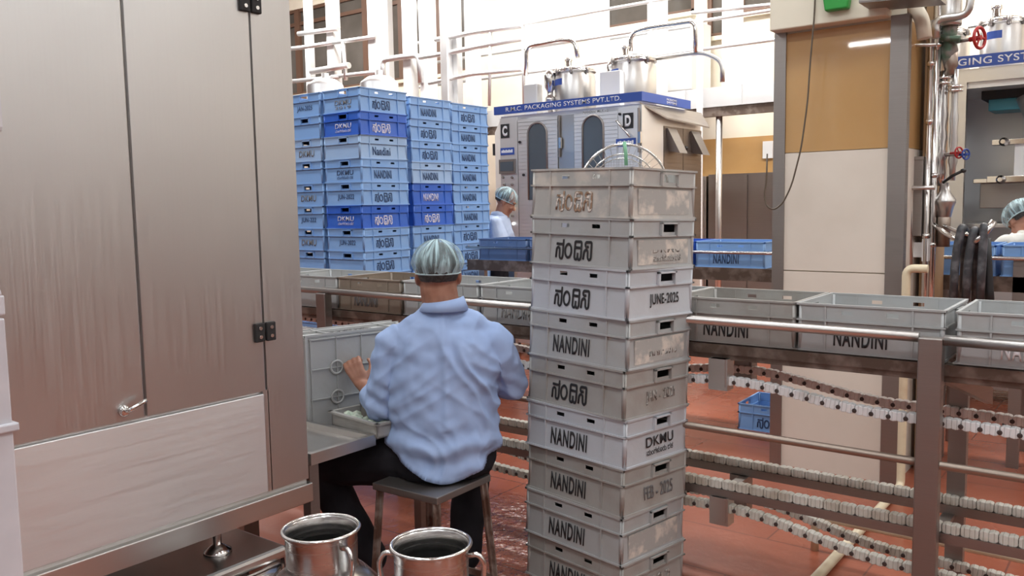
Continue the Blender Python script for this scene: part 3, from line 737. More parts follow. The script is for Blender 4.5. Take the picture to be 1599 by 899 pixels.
# ------------------------------------------------------------------ FAR CONVEYOR
fc = thing('crate_conveyor', 'far conveyor with blue crates in front of the packaging machines', 'conveyor', (0, 5.55, 0))
def fp(name, bm, m):
    bmesh.ops.translate(bm, verts=bm.verts, vec=(0, -5.55, 0)); return mk(name, bm, m, fc)
bm = NB(); bx(bm, -4.55, 2.2, 5.34, 5.38, .98, 1.064); fp('side_beam', bm, M['beam'])
bm = NB(); bx(bm, -4.55, 2.2, 5.74, 5.78, .98, 1.064); fp('side_beam', bm, M['beam'])
bm = NB(); bx(bm, -4.55, 2.2, 5.38, 5.74, 1.04, 1.06); fp('bed', bm, M['steel_dark'])
bm = NB(); tube(bm, [(-4.55, 5.33, 1.165), (2.2, 5.33, 1.165)], .011, 8); fp('guide_rail', bm, M['steel_pol'])
for x in (-4.4, -3.3, -1.65, -1.0, -.62, .6):
    for y in (5.36, 5.76):
        bm = NB(); bx(bm, x - .03, x + .03, y - .02, y + .02, 0, .98 if x != -.62 or y > 5.5 else 1.16); fp('leg', bm, M['steel_dark'])
bm = NB(); bx(bm, -4.5, 2.2, 5.4, 5.7, .55, .60); fp('lower_rail', bm, M['steel_dark'])
bm = NB(); bx(bm, -2.6, -1.0, 5.36, 5.40, .87, .90); fp('lower_rail', bm, M['steel_dark'])
for x, m_, tx, lab in ((-4.20, B4, None, 'dusty dark blue crate on the far conveyor beside the standing worker'), (-3.69, B4, None, 'dark blue crate on the far conveyor hidden by the grey stack'),
                       (-2.80, B2, None, 'deep blue crate on the far conveyor just right of the grey stack'), (-2.29, B1, 'NANDINI', 'bright light blue crate on the far conveyor left of the column'),
                       (-.98, B1, None, 'light blue crate on the far conveyor behind the hoses'), (-.47, B1, 'TOP 2024', 'light blue crate on the far conveyor at the right frame edge')):
    crate((x, 5.56, 1.064), 0, m_, lab, 'blue crates on the far conveyor', tx, None, M['ink_blueb'])

# ------------------------------------------------------------------ PACKAGING MACHINES
YM = 6.8
def plate(bm, x0, x1, z0, z1, y, t=.012, mi=0): bx(bm, x0, x1, y - t, y, z0, z1, mi)
pm = thing('packaging_machine', 'large stainless packaging machine with lanes C and D under a blue sign', 'machine', (-4.5, 7.3, 0))
PX, PY = -4.5, 7.3
def pp(name, bm, m, par=None, **k):
    bmesh.ops.translate(bm, verts=bm.verts, vec=(-PX, -PY, 0)); return mk(name, bm, m, par or pm, **k)
def plet(s, h, w_, m, x, y, z, rz=0, bold=0, rx=0): return lettering(s, h, w_, m, pm, (x - PX, y - PY, z), rz, bold, rx)
bm = NB(); bx(bm, -5.32, -3.75, YM + .015, 8.05, .12, 2.38); 
hexa(bm, [(-5.55, 7.0, .12), (-5.32, YM + .02, .12), (-5.32, 7.9, .12), (-5.55, 7.9, .12), (-5.55, 7.0, 2.25), (-5.32, YM + .02, 2.38), (-5.32, 7.9, 2.38), (-5.55, 7.9, 2.25)])
pp('cabinet', bm, M['steel_light'])
for x in (-5.25, -3.85):
    for y in (6.95, 7.95):
        bm = NB(); lathe(bm, [(.05, 0), (.05, .02), (.025, .03), (.025, .13)], 12, (x, y, 0)); pp('foot', bm, M['steel'])
# front skin of narrow louvre lines around arched windows
def arch_panel(x0, x1, z0, z1, wc, ww, wz0, wz1, nl=34):
    bm = NB(); h = (z1 - z0) / nl; r = ww / 2
    for i in range(nl):
        a, b = z0 + i * h, z0 + (i + 1) * h - .004; zc = (a + b) / 2
        if wz0 < zc < wz1:
            hw = r if zc < wz1 - r else math.sqrt(max(r * r - (zc - wz1 + r) ** 2, 0))
            bx(bm, x0, wc - hw, YM - .006, YM + .01, a, b); bx(bm, wc + hw, x1, YM - .006, YM + .01, a, b)
        else: bx(bm, x0, x1, YM - .006, YM + .01, a, b)
    bx(bm, x0, x1, YM + .002, YM + .012, z0, wz0); bx(bm, x0, wc - r, YM + .002, YM + .012, wz0, z1); bx(bm, wc + r, x1, YM + .002, YM + .012, wz0, z1); bx(bm, x0, x1, YM + .002, YM + .012, wz1, z1)
    pp('louvred_panel', bm, M['steel_light'])
    # window
    bm = NB(); n = 16; zc = wz1 - r
    outer = [(wc - r, wz0)] + [(wc - r * math.cos(PI * k / n), zc + r * math.sin(PI * k / n)) for k in range(n + 1)] + [(wc + r, wz0)]
    vs = [bm.verts.new((x, YM - .004, z)) for x, z in outer]; f = bm.faces.new(vs)
    e = bmesh.ops.extrude_face_region(bm, geom=[f])
    for v in e['geom']:
        if isinstance(v, bmesh.types.BMVert): v.co.y += .012
    o = pp('window_glass', bm, M['screen'])
    bm = NB(); tube(bm, [Vector((x, YM - .008, z)) for x, z in outer], .010, 8); pp('window_frame', bm, M['steel_dark'], )
    bm = NB(); bx(bm, wc - .05, wc + .05, YM - .008, YM - .003, wz0 + .25, wz0 + .262); tube(bm, [(wc + .05, YM - .008, wz0 + .02), (wc + .05, YM - .008, wz0 + .2)], .008, 6)
    pp('window_fitting', bm, M['steel_pol'])
arch_panel(-5.10, -4.63, 1.15, 2.34, -4.865, .225, 1.55, 2.29)
arch_panel(-4.44, -3.97, 1.15, 2.34, -4.235, .225, 1.55, 2.31)
bm = NB(); plate(bm, -5.32, -5.105, 1.0, 2.36, YM, .008); pp('control_panel', bm, M['steel_light'])
bm = NB(); plate(bm, -4.62, -4.45, 1.0, 2.34, YM + .012, .006); pp('center_strip', bm, M['steel'])
bm = NB(); plate(bm, -3.965, -3.755, 1.0, 2.36, YM, .008); pp('door_panel', bm, M['steel_light'])
for x in (-4.60, -3.75):
    bm = NB(); bx(bm, x - .012, x + .002, YM - .02, YM - .002, 1.95, 2.34); pp('door_edge', bm, M['steel_dark'])
    bm = NB(); bx(bm, x - .005, x + .022, YM - .03, YM - .006, 2.03, 2.13); pp('hinge', bm, M['steel_pol'])
# sign board
sb = NB(); bx(sb, -5.36, -3.70, YM - .05, YM - .02, 2.395, 2.475); bx(sb, -3.73, -3.70, YM - .02, 7.72, 2.395, 2.475); pp('sign_board', sb, M['sign'])
plet('R.M.C. PACKAGING SYSTEMS PVT.LTD.', .042, 1.30, M['letter_w'], -4.56, YM - .0505, 2.437, 0, .006)
plet('PACKAGING', .02, .2, M['letter_w'], -3.6995, 7.32, 2.445, PI / 2, .01); plet('SYSTEMS', .02, .2, M['letter_w'], -3.6995, 7.32, 2.418, PI / 2, .01)
plet('NANDINI MILK - 2', .024, .27, M['ink_grey'], -4.20, YM - .012, 2.345, 0, .01)
for ch, x, z in (('C', -5.255, 2.235), ('D', -3.862, 2.235)):
    bm = NB(); plate(bm, x - .052, x + .052, z - .068, z + .068, YM - .008, .006); pp('letter_plate', bm, M['ink'])
    plet(ch, .10, .062, M['letter_w'], x, YM - .0145, z, 0, .05)
for x, z, w_ in ((-5.23, 2.035, .17), (-3.885, 2.045, .2)):
    bm = NB(); plate(bm, x - w_ / 2, x + w_ / 2, z - .035, z + .035, YM - .008, .006); o = pp('maker_plate', bm, M['sign'])
    bm = NB()
    for k in range(8): plate(bm, x - w_ * .42 + k * w_ * .105, x - w_ * .42 + k * w_ * .105 + w_ * .085, z - .014, z + .010 + .006 * (k % 2), YM - .014, .001)
    bmesh.ops.translate(bm, verts=bm.verts, vec=(-PX, -PY, 0)); mk('maker_lettering', bm, M['letter_w'], o)
# screen, switches, lamps
bm = NB(); bx(bm, -5.325, -5.125, YM - .03, YM - .006, 1.815, 1.955); o = pp('display', bm, M['steel_dark'])
bm = NB(); bx(bm, -5.305, -5.145, YM - .034, YM - .029, 1.84, 1.93); bmesh.ops.translate(bm, verts=bm.verts, vec=(-PX, -PY, 0)); mk('display_glass', bm, M['screen'], o)
for px_, py_, m_ in ((786, 277, 'steel_dark'), (800, 277, 'steel_dark'), (788, 288, 'steel_dark'), (800, 288, 'steel_dark'), (800, 299, 'steel_dark'), (800, 308, 'steel_dark'), (818, 273, 'black'),
                     (800, 317, 'lamp_g'), (787, 326, 'lamp_o'), (800, 326, 'lamp_o'), (787.5, 336, 'lamp_g'), (801, 337, 'steel_dark'), (802, 349, 'lamp_w'), (788, 347, 'steel_dark'), (812, 222, 'black'), (1203 - 235, 178, 'black')):
    p = at(px_, py_, YM - .01); bm = NB(); lathe(bm, [(.013, 0), (.013, .012), (.008, .02)], 12, (p.x, p.y, p.z), axis='y'); pp('indicator_lamp' if 'lamp' in m_ else 'switch', bm, M[m_])
bm = NB(); p = at(962, 188, YM - .02); q = at(984, 214, YM - .05); tube(bm, [p, q], .010, 8); pp('door_handle', bm, M['steel_pol'])
bm = NB(); p = at(781, 195, YM); bx(bm, -5.6, -5.56, 7.02, 7.2, 2.02, 2.14); pp('side_latch', bm, M['black'])
# right hand side : bevel, roof edge, brown doors, flaps
bm = NB(); bx(bm, -3.752, -3.735, YM + .01, 7.22, .9, 2.37); pp('side_panel', bm, M['steel_light'])
bm = NB(); hexa(bm, [(-3.75, YM, 2.375), (-3.66, YM + .35, 2.26), (-3.66, 8.06, 2.23), (-3.75, 8.06, 2.375), (-3.75, YM, 2.39), (-3.66, YM + .35, 2.275), (-3.66, 8.06, 2.245), (-3.75, 8.06, 2.39)]); pp('roof_edge', bm, M['steel_dark'])
for y0, y1 in ((7.24, 7.63), (7.64, 8.04)):
    bm = NB(); n = 30
    for k in range(n): z = .95 + k * (1.26 / n); bx(bm, -3.752, -3.737, y0, y1, z, z + 1.26 / n - .004)
    bx(bm, -3.755, -3.741, y0, y1, .95, 2.21); o = pp('side_door', bm, M['steel_door'])
for y in (7.36, 7.86):
    bm = NB(); hexa(bm, [(-3.74, y - .03, 1.98), (-3.62, y - .03, 1.96), (-3.62, y + .13, 1.96), (-3.74, y + .13, 1.98), (-3.74, y - .08, 2.19), (-3.72, y - .08, 2.19), (-3.72, y + .10, 2.19), (-3.74, y + .10, 2.19)]); pp('vent_flap', bm, M['steel_dark'])
bm = NB(); lathe(bm, [(.02, 0), (.02, .02), (.01, .03)], 12, (-3.735, 7.67, 2.02), axis='x'); pp('door_knob', bm, M['black'])

# tanks standing on the machines
def tank(x, y, z, r, h, label, plate_ang=-2.4):
    t = thing('steel_tank', label, 'tank', (x, y, z), 0, 'tanks on the packaging machines')
    bm = NB(); lathe(bm, [(r * .96, 0), (r, .02), (r, h * .80), (r * .93, h * .86), (r * .93, h * .9)], 36); mk('shell', bm, M['steel'], t)
    bm = NB(); lathe(bm, [(r * 1.02, h * .89), (r * 1.02, h * .92)], 36); mk('rim_ring', bm, M['steel_pol'], t)
    bm = NB(); lathe(bm, [(r * 1.0, h * .92), (r * .98, h * .96), (r * .6, h * 1.02), (r * .15, h * 1.04), (.0, h * 1.04)], 36); mk('lid', bm, M['steel_pol'], t)
    bm = NB(); lathe(bm, [(.028, h * 1.02), (.028, h * 1.16), (.038, h * 1.16), (.038, h * 1.22)], 14, (-r * .3, -.02, 0)); mk('outlet', bm, M['steel_pol'], t)
    for k in range(4):
        a = -.4 - k * .8; bm = NB(); lathe(bm, [(.014, h * .84), (.014, h * .98)], 8, (r * 1.03 * math.cos(a), r * 1.03 * math.sin(a), 0)); mk('clamp_bolt', bm, M['steel_dark'], t)
    bm = NB(); n = 6
    for k in range(n):
        a0 = plate_ang + k * .12; a1 = a0 + .12
        hexa(bm, [(r * 1.0 * math.cos(a0), r * math.sin(a0), h * .62), (r * math.cos(a1), r * math.sin(a1), h * .62), (r * 1.01 * math.cos(a1), r * 1.01 * math.sin(a1), h * .62), (r * 1.01 * math.cos(a0), r * 1.01 * math.sin(a0), h * .62),
                  (r * 1.0 * math.cos(a0), r * math.sin(a0), h * .75), (r * math.cos(a1), r * math.sin(a1), h * .75), (r * 1.01 * math.cos(a1), r * 1.01 * math.sin(a1), h * .75), (r * 1.01 * math.cos(a0), r * 1.01 * math.sin(a0), h * .75)])
    mk('maker_plate', bm, M['sign'], t); return t
tank(-4.72, 7.25, 2.38, .205, .46, 'steel tank on the left of the C D machine roof')
tank(-4.10, 7.30, 2.38, .225, .50, 'steel tank on the right of the C D machine roof')
bm = NB(); a = at(938, 142, 7.02); bx(bm, a.x, a.x + .22, 7.0, 7.08, 2.38, a.z + .17); tag(mk('control_box', bm, M['white'], bevel=.006), 'white electrical box between the two roof tanks', 'box')
bm = NB(); a = at(818, 150, 7.02); bx(bm, a.x, a.x + .16, 7.02, 7.12, 2.38, 2.70); tag(mk('control_box', bm, M['steel_light'], bevel=.006), 'pale grey electrical box at the left end of the machine roof', 'box')
bm = NB(); a = at(857, 110, 7.1); lathe(bm, [(.03, 2.38), (.03, 2.5), (.05, 2.52), (.05, 2.56), (.03, 2.58), (.03, 2.62), (.055, 2.66), (.06, 2.78), (.045, 2.82), (.02, 2.83)], 18, (a.x, 7.12, 0)); tag(mk('filter_housing', bm, M['steel_pol']), 'small steel filter housing left of the first roof tank', 'filter')
bm = NB(); a = at(951, 90, 7.1); lathe(bm, [(.03, 2.38), (.03, 2.6), (.05, 2.66), (.055, 2.80), (.04, 2.84), (.02, 2.85)], 18, (a.x, 7.16, 0)); tag(mk('filter_housing', bm, M['steel_pol']), 'small steel filter housing between the two roof tanks', 'filter')

# machine at the right, front open
rm = thing('packaging_machine', 'second packaging machine at the right edge, front open over the crates', 'machine', (-.4, 7.3, 0))
QX, QY = -.4, 7.3
def qp(name, bm, m, **k):
    bmesh.ops.translate(bm, verts=bm.verts, vec=(-QX, -QY, 0)); return mk(name, bm, m, rm, **k)
bm = NB(); bx(bm, -1.62, .9, 7.6, 8.0, .1, 2.38); bx(bm, -1.62, -1.28, YM + .01, 7.6, .1, 2.38); bx(bm, -1.28, .9, YM + .01, 7.6, 2.26, 2.38); bx(bm, .6, .9, YM + .01, 7.6, .1, 2.26); bx(bm, -1.28, .6, 7.0, 7.6, .1, .95); bx(bm, -1.28, .6, 7.58, 7.6, .95, 2.26)
qp('cabinet', bm, M['steel_light'])
bm = NB(); bx(bm, -1.285, -1.15, YM - .03, YM + .02, .5, 2.30); qp('door_post', bm, M['steel'])
bm = NB(); bx(bm, -1.48, -1.29, YM - .02, YM + .008, .9, 2.28); qp('side_door', bm, M['steel_light'], bevel=.004)
bm = NB(); bx(bm, -1.24, .9, YM - .03, YM + .01, 2.30, 2.39); qp('header', bm, M['steel'])
for z in (2.2, 1.9): 
    bm = NB(); bx(bm, -1.29, -1.27, YM - .045, YM - .02, z - .05, z); qp('hinge', bm, M['steel_pol'])
bm = NB(); bx(bm, -1.62, .9, YM - .06, YM - .03, 2.397, 2.478); qp('sign_board', bm, M['sign'])
o = lettering('R.M.C. PACKAGING SYSTEMS PVT.LTD.', .048, 1.50, M['letter_w'], rm, (-1.0 - QX, YM - .0605 - QY, 2.437), 0, .012)
# inner works
for nm, x0_, x1_, y0_, y1_, z0_, z1_, m_ in (('teal_bracket', -1.06, -.70, 7.1, 7.4, 2.12, 2.24, 'teal'), ('dark_hood', -1.1, -.66, 7.05, 7.5, 2.20, 2.26, 'darkhole'), ('film_former', -1.08, -.80, 7.0, 7.4, 1.42, 1.60, 'steel_dark'), ('film_former', -1.12, -.85, 6.95, 7.2, 1.60, 1.63, 'steel_pol'),
                                        ('jaw_housing', -.86, -.62, 6.9, 7.3, 1.62, 1.88, 'white'), ('jaw_bar', -1.0, -.55, 6.88, 6.98, 1.86, 1.90, 'steel_pol'), ('jaw_bar', -1.02, -.55, 6.86, 6.96, 1.60, 1.645, 'steel_pol'), ('inner_shelf', -1.25, .5, 7.0, 7.5, 1.28, 1.31, 'steel')):
    bm = NB(); bx(bm, x0_, x1_, y0_, y1_, z0_, z1_); qp(nm, bm, M[m_], bevel=.004)
bm = NB(); tube(bm, [(-.80, 7.1, 2.2), (-.74, 7.05, 1.95), (-.74, 7.0, 1.75)], [.09, .05, .04], 14); qp('film_tube', bm, M['steel_light'])
for x, z in ((-.92, 1.88), (-.93, 1.62), (-.70, 1.70), (-.72, 1.80)):
    bm = NB(); lathe(bm, [(.03, 0), (.03, .04), (.015, .05), (.015, .08)], 14, (x, 6.88, z), axis='y'); qp('roller', bm, M['steel_pol'])
tank(-1.01, 7.3, 2.38, .15, .42, 'narrow steel tank with blue plate above the right machine sign', -2.2)
tank(-1.42, 7.5, 2.38, .16, .42, 'steel tank partly behind the red handwheel valve')
bm = NB(); tube(bm, [at(1512, 42, 7.4), at(1562, 36, 7.4)], .012, 8); tag(mk('link_pipe', bm, M['steel']), 'thin pipe linking the two tanks above the right machine', 'pipe')

# ------------------------------------------------------------------ WALKWAY, PIPES AND POSTS AT THE BACK
wk = thing('steel_walkway', 'raised steel walkway with pale side plate behind the packaging machine', 'walkway', (-3, 9.0, 0))
def wp(name, bm, m):
    bmesh.ops.translate(bm, verts=bm.verts, vec=(3, -9.0, 0)); return mk(name, bm, m, wk)
bm = NB(); bx(bm, -8.5, -1.5, 8.78, 8.81, 2.52, 2.73)
for k in range(11): x = -8.2 + k * .65; bx(bm, x, x + .03, 8.77, 8.79, 2.52, 2.73)
wp('side_plate', bm, M['steel_light'])
bm = NB(); bx(bm, -8.5, -1.5, 8.81, 9.4, 2.50, 2.54); bx(bm, -8.5, -1.5, 8.80, 8.86, 2.42, 2.51); wp('deck', bm, M['beam'])
for x in (-3.905, -6.3, -8.3, -1.7):
    bm = NB(); tube(bm, [(x, 8.85, 0), (x, 8.85, 2.52)], .035, 12); wp('support_post', bm, M['steel'])
for x in (-8.4, -6.5, -4.7, -3.0, -1.6):
    bm = NB(); tube(bm, [(x, 8.8, 2.73), (x, 8.8, 3.75)], .022, 8); wp('rail_post', bm, M['steel_light'])
for z in (3.15, 3.45, 3.75):
    bm = NB(); tube(bm, [(-8.5, 8.8, z), (-1.5, 8.8, z)], .02, 8); wp('hand_rail', bm, M['steel_light'])
# low wall cabinets under the walkway
bm = NB(); bx(bm, -5.3, -4.35, 9.5, 9.98, 0, 1.80); 
for k in range(6): bx(bm, -5.28, -4.37, 9.485, 9.5, .1 + k * .28, .1 + k * .28 + .26)
tag(mk('steel_cabinet', bm, M['steel']), 'grey steel cabinet with horizontal drawers under the walkway', 'cabinet')
bm = NB(); bx(bm, -4.30, -3.3, 9.45, 9.98, 0, 1.82); bx(bm, -4.29, -3.82, 9.435, 9.45, .1, 1.8); bx(bm, -3.80, -3.31, 9.435, 9.45, .1, 1.8)
tag(mk('steel_cabinet', bm, M['steel_dark']), 'darker plain steel cabinet left of the column', 'cabinet')
bm = NB(); a = at(1199, 235, 9.97); bx(bm, a.x - .06, a.x + .06, 9.96, 9.985, a.z - .09, a.z + .11); tag(mk('notice_card', bm, M['white']), 'white card on the tan wall band left of the column', 'notice')
# posts: vertical stainless posts above the blue crates, strong light put in as white colour
for px_, Y, r in ((483, 8.9, .055), (521, 8.6, .075), (586, 8.6, .075), (606, 9.6, .06), (640, 8.6, .075), (668, 8.6, .085), (697, 8.2, .06), (712, 8.3, .055), (738, 8.6, .075), (829, 9.1, .09), (870, 9.6, .07), (935, 9.1, .10), (1027, 9.15, .09), (1093, 8.70, .028), (1144, 9.15, .09)):
    p = at(px_, 60, Y); bm = NB(); bx(bm, p.x - r, p.x + r, Y - r, Y + r, 2.545 if 8.95 < Y < 9.35 else 0, 5.9)
    o = mk('steel_post', bm, M['white'] if Y > 8.35 else M['steel_light'], bevel=.01)
    nm = {483: 'leftmost pale post against the brown windows, beside the cabinet edge', 521: 'wide pale post second from the left over the blue crates', 586: 'wide pale post between two brown windows, above the near blue stack',
          606: 'slim pale post just right of a wide one over the near blue stack', 640: 'pale post in the middle of the grey windows', 668: 'broadest pale post right of the middle windows', 697: 'left of a close pair of slim pale posts over the rear blue stacks',
          712: 'right of a close pair of slim pale posts over the rear blue stacks', 738: 'pale post right of the last brown window', 829: 'pale post behind the grey box on the machine roof', 870: 'pale post behind the left roof tank',
          935: 'broad pale post between the two roof tanks', 1027: 'pale post behind the right roof tank', 1093: 'slim pale post right of the packaging machine', 1144: 'pale post between the small windows left of the column'}[px_]
    tag(o, nm, 'post', 'pale steel posts at the back of the hall')
def hpipe(pts, Y, r, label, m='steel_light', rad=.08):
    bm = NB(); tube(bm, [at(x, y, Y) for x, y in pts], r, 10, rad=rad); tag(mk('steam_pipe', bm, M[m]), label, 'pipe', 'pale pipes above the blue crates')
hpipe([(455, 76, ), (472, 74), (524, 66)], 8.495, .03, 'short pale pipe highest at the left over the blue crates')
hpipe([(466, 53), (528, 45)], 8.49, .035, 'pale pipe crossing the first brown window')
hpipe([(486, 112), (545, 102)], 8.48, .045, 'thick pale pipe low at the left over the blue crates')
hpipe([(455, 127), (530, 120)], 8.495, .03, 'thin pale pipe just above the left blue crates')
hpipe([(520, 67), (588, 57)], 8.495, .03, 'pale pipe crossing the second brown window high up')
hpipe([(536, 66), (538, 95), (540, 125)], 8.49, .03, 'pale vertical pipe hanging in front of the second window')
hpipe([(518, 120), (592, 112)], 8.495, .03, 'pale pipe low in front of the second window')
hpipe([(599, 122), (597, 94), (620, 90), (654, 86), (657, 130)], 8.485, .04, 'pale pipe bent into a loop in front of the grey windows')
hpipe([(655, 90), (700, 83), (740, 74), (815, 60)], 8.2, .03, 'long pale pipe rising to the right over the rear blue stacks')
hpipe([(680, 62), (745, 50), (815, 40)], 8.2, .03, 'upper long pale pipe over the rear blue stacks')
hpipe([(670, 130), (735, 116), (815, 108)], 8.2, .025, 'lower long pale pipe just left of the packaging machine sign')
hpipe([(764, 165), (766, 48)], 8.2, .02, 'thin vertical pale rod left of the machine sign')
hpipe([(821, 118), (823, 72), (880, 62), (898, 64), (902, 90)], 7.15, .022, 'bright pipe bending over the left roof tank', 'steel_pol')
hpipe([(985, 80), (985, 52), (1010, 44), (1080, 34), (1086, 40), (1086, 82)], 7.4, .022, 'bright pipe bending over the right roof tank', 'steel_pol')
hpipe([(1008, 93), (1098, 82), (1128, 95), (1128, 128)], 7.42, .022, 'steel pipe leaving the right roof tank and turning down', 'steel')
hpipe([(1080, 20), (1218, 6)], 8.4, .02, 'pale pipe across the small windows left of the column')
for i_, (x_, y_, lab) in enumerate(((508, 132, 'pale steel drum lid showing over the left blue crates'), (592, 128, 'pale steel dome showing over the near blue stack'))):
    p = at(x_, y_, 6.4); bm = NB(); lathe(bm, [(.20, 0), (.20, p.z - .02), (.19, p.z), (.12, p.z + .05), (.04, p.z + .07), (.04, p.z + .12), (.0, p.z + .12)], 28)
    o = mk('steel_silo', bm, M['steel_light']); o.location = (p.x - (0 if i_ else .0), 6.4, 0); tag(o, lab, 'tank')
bm = NB(); a = at(948, 48, 9.4); b = at(1082, 140, 9.4); bx(bm, a.x, b.x, 9.35, 9.9, b.z, a.z - .02); bx(bm, a.x, b.x, 9.33, 9.35, a.z - .12, a.z - .02)
tag(mk('white_cabinet', bm, M['white'], bevel=.01), 'bright white cabinet high behind the right roof tank', 'cabinet')
bm = NB(); bx(bm, b.x + .1, b.x + .12, 9.3, 9.8, 2.2, 2.6); bm.free()
# ------------------------------------------------------------------ BIG STEEL MACHINE AT LEFT
MX = -2.27
bmc = thing('steel_machine', 'big satin stainless machine housing filling the left of the view', 'machine', (MX - .5, 1.0, 0))
def mp_(name, bm, m, par=None, **k):
    bmesh.ops.translate(bm, verts=bm.verts, vec=(-(MX - .5), -1.0, 0)); return mk(name, bm, m, par or bmc, **k)
bm = NB(); bx(bm, MX - 1.0, MX - .012, .1, 1.812, .575, 2.75); mp_('housing', bm, M['steel_big'])
bm = NB(); bx(bm, MX - .012, MX, 1.662, 1.812, .592, 2.75); bx(bm, MX - .012, MX, 1.645, 1.665, .592, .925); mp_('end_panel', bm, M['steel_big'])
bm = NB(); bx(bm, MX - .012, MX, 1.254, 1.655, .922, 2.75); d1 = mp_('door', bm, M['steel_big'], bevel=.002)
bm = NB(); bx(bm, MX - .012, MX, .1, 1.246, .922, 2.75); d2 = mp_('door', bm, M['steel_big'], bevel=.002)
bm = NB(); bx(bm, MX - .012, MX + .004, .1, 1.645, .594, .914); mp_('kick_panel', bm, M['steel_panel'], bevel=.002)
bm = NB(); bx(bm, MX - 1.0, MX + .012, .1, 1.82, .513, .578); mp_('base_frame', bm, M['steel'], bevel=.003)
for z in (1.113, 2.134):
    for dy in (-.021, .021):
        bm = NB(); bx(bm, MX, MX + .012, 1.659 + dy - .017, 1.659 + dy + .017, z - .03, z + .03)
        o = mp_('hinge', bm, M['darkhole'], bevel=.003)
        for dz in (-.014, .014):
            b2 = NB(); lathe(b2, [(.006, 0), (.006, .003)], 10, (MX + .012 - (MX - .5), 1.659 + dy - 1.0, z + dz), axis='x'); mk('screw', b2, M['steel_pol'], o)
bm = NB(); p = Vector((MX, 1.185, .965)); tube(bm, [p + Vector((0, -.0, -.012)), p + Vector((.03, .0, -.008)), p + Vector((.035, .03, .006)), p + Vector((.033, .05, .012))], .006, 8, rad=.02); lathe(bm, [(.016, 0), (.016, .008), (.01, .014)], 14, tuple(p + Vector((0, 0, -.012))), axis='x')
bmesh.ops.translate(bm, verts=bm.verts, vec=(-(MX - .5), -1.0, 0)); mk('handle', bm, M['steel_pol'], d2)
for y in (1.53, .5):
    bm = NB(); lathe(bm, [(.045, .40), (.045, .408), (.02, .425), (.014, .43), (.014, .515)], 16, (-2.39, y, 0)); mp_('levelling_foot', bm, M['steel_pol'])
    bm = NB(); lathe(bm, [(.045, .40), (.045, .408), (.02, .425), (.014, .43), (.014, .515)], 16, (-3.1, y, 0)); mp_('levelling_foot', bm, M['steel_pol'])
# steel plinth below
bm = NB(); bx(bm, -3.3, -2.25, .2, 1.70, .36, .40); pl = thing('steel_plinth', 'dull stainless plinth frame under the big machine', 'plinth', (-2.8, 1.0, 0))
bmesh.ops.translate(bm, verts=bm.verts, vec=(2.8, -1.0, 0)); mk('top_tray', bm, M['steel'], pl, bevel=.012)
bm = NB(); tube(bm, [(.57, -.78, .33), (.57, .64, .33), (.42, .74, .33), (-.4, .74, .33)], .032, 12, rad=.08); mk('front_tube', bm, M['steel_pol'], pl)
bm = NB(); tube(bm, [(.50, -.78, .19), (.50, .60, .19), (.4, .70, .19), (-.4, .70, .19)], .026, 12, rad=.08); mk('lower_tube', bm, M['steel'], pl)
for x in (-.4, .46):
    for y in (-.7, .58):
        bm = NB(); tube(bm, [(x, y, 0), (x, y, .37)], .025, 10); mk('leg', bm, M['steel_dark'], pl)
# white enamelled machine column at the extreme left
lm_o = thing('filler_column', 'whitish enamelled machine column with bolts at the left frame edge', 'machine', (-1.75, .432, 0))
def lp(name, bm, m, **k):
    bmesh.ops.translate(bm, verts=bm.verts, vec=(1.75, -.45, 0)); return mk(name, bm, m, lm_o, **k)
bm = NB(); bx(bm, -2.0, -1.6, .2, .676, 1.64, 2.6); lp('upper_cover', bm, M['enamel'], bevel=.01)
bm = NB(); hexa(bm, [(-2.0, .2, 1.50), (-1.6, .2, 1.50), (-1.6, .635, 1.50), (-2.0, .635, 1.50), (-2.0, .2, 1.64), (-1.6, .2, 1.64), (-1.6, .666, 1.64), (-2.0, .666, 1.64)]); lp('tapered_neck', bm, M['enamel'])
bm = NB(); bx(bm, -1.98, -1.6, .2, .63, 1.36, 1.50); lp('window_band', bm, M['screen'])
bm = NB(); hexa(bm, [(-2.0, .2, 1.36), (-1.6, .2, 1.36), (-1.6, .652, 1.36), (-2.0, .652, 1.36), (-2.0, .2, 1.42), (-1.6, .2, 1.42), (-1.6, .638, 1.42), (-2.0, .638, 1.42)])
bx(bm, -2.0, -1.6, .2, .655, 1.325, 1.36); bx(bm, -2.0, -1.598, .2, .652, 0.0, 1.32); bx(bm, -2.0, -1.59, .2, .66, 1.12, 1.135); lp('lower_body', bm, M['enamel'], bevel=.003)
for y, z in ((.66, 1.93), (.66, 1.78), (.655, 1.66), (.64, 1.60)):
    bm = NB(); lathe(bm, [(.006, 0), (.006, .004)], 10, (-1.6, y, z), axis='x'); lp('bolt', bm, M['darkhole'])

# ------------------------------------------------------------------ WASHING TABLE, MILK CANS, STOOL
wt = thing('washing_table', 'low stainless table with raised rim beside the seated worker', 'table', (-2.6, 2.0, 0))
def tp(name, bm, m, **k):
    bmesh.ops.translate(bm, verts=bm.verts, vec=(2.6, -2.0, 0)); return mk(name, bm, m, wt, **k)
bm = NB(); bx(bm, -3.08, -2.29, 1.84, 2.105, .625, .65); 
for a_, b_, c_, d_ in ((-3.1, -2.27, 1.825, 1.84), (-3.1, -2.27, 2.105, 2.125), (-2.29, -2.27, 1.84, 2.105), (-3.1, -3.08, 1.84, 2.105)): bx(bm, a_, b_, c_, d_, .632, .672)
tp('table_top', bm, M['steel'])
for x, y in ((-3.05, 1.86), (-3.05, 2.09), (-2.32, 1.86)):
    bm = NB(); bx(bm, x - .02, x + .02, y - .02, y + .02, 0, .625); tp('leg', bm, M['steel_dark'])
wt2 = thing('wash_trough', 'dark wet shelf behind the low table holding the upright crate', 'shelf', (-2.8, 2.4, 0))
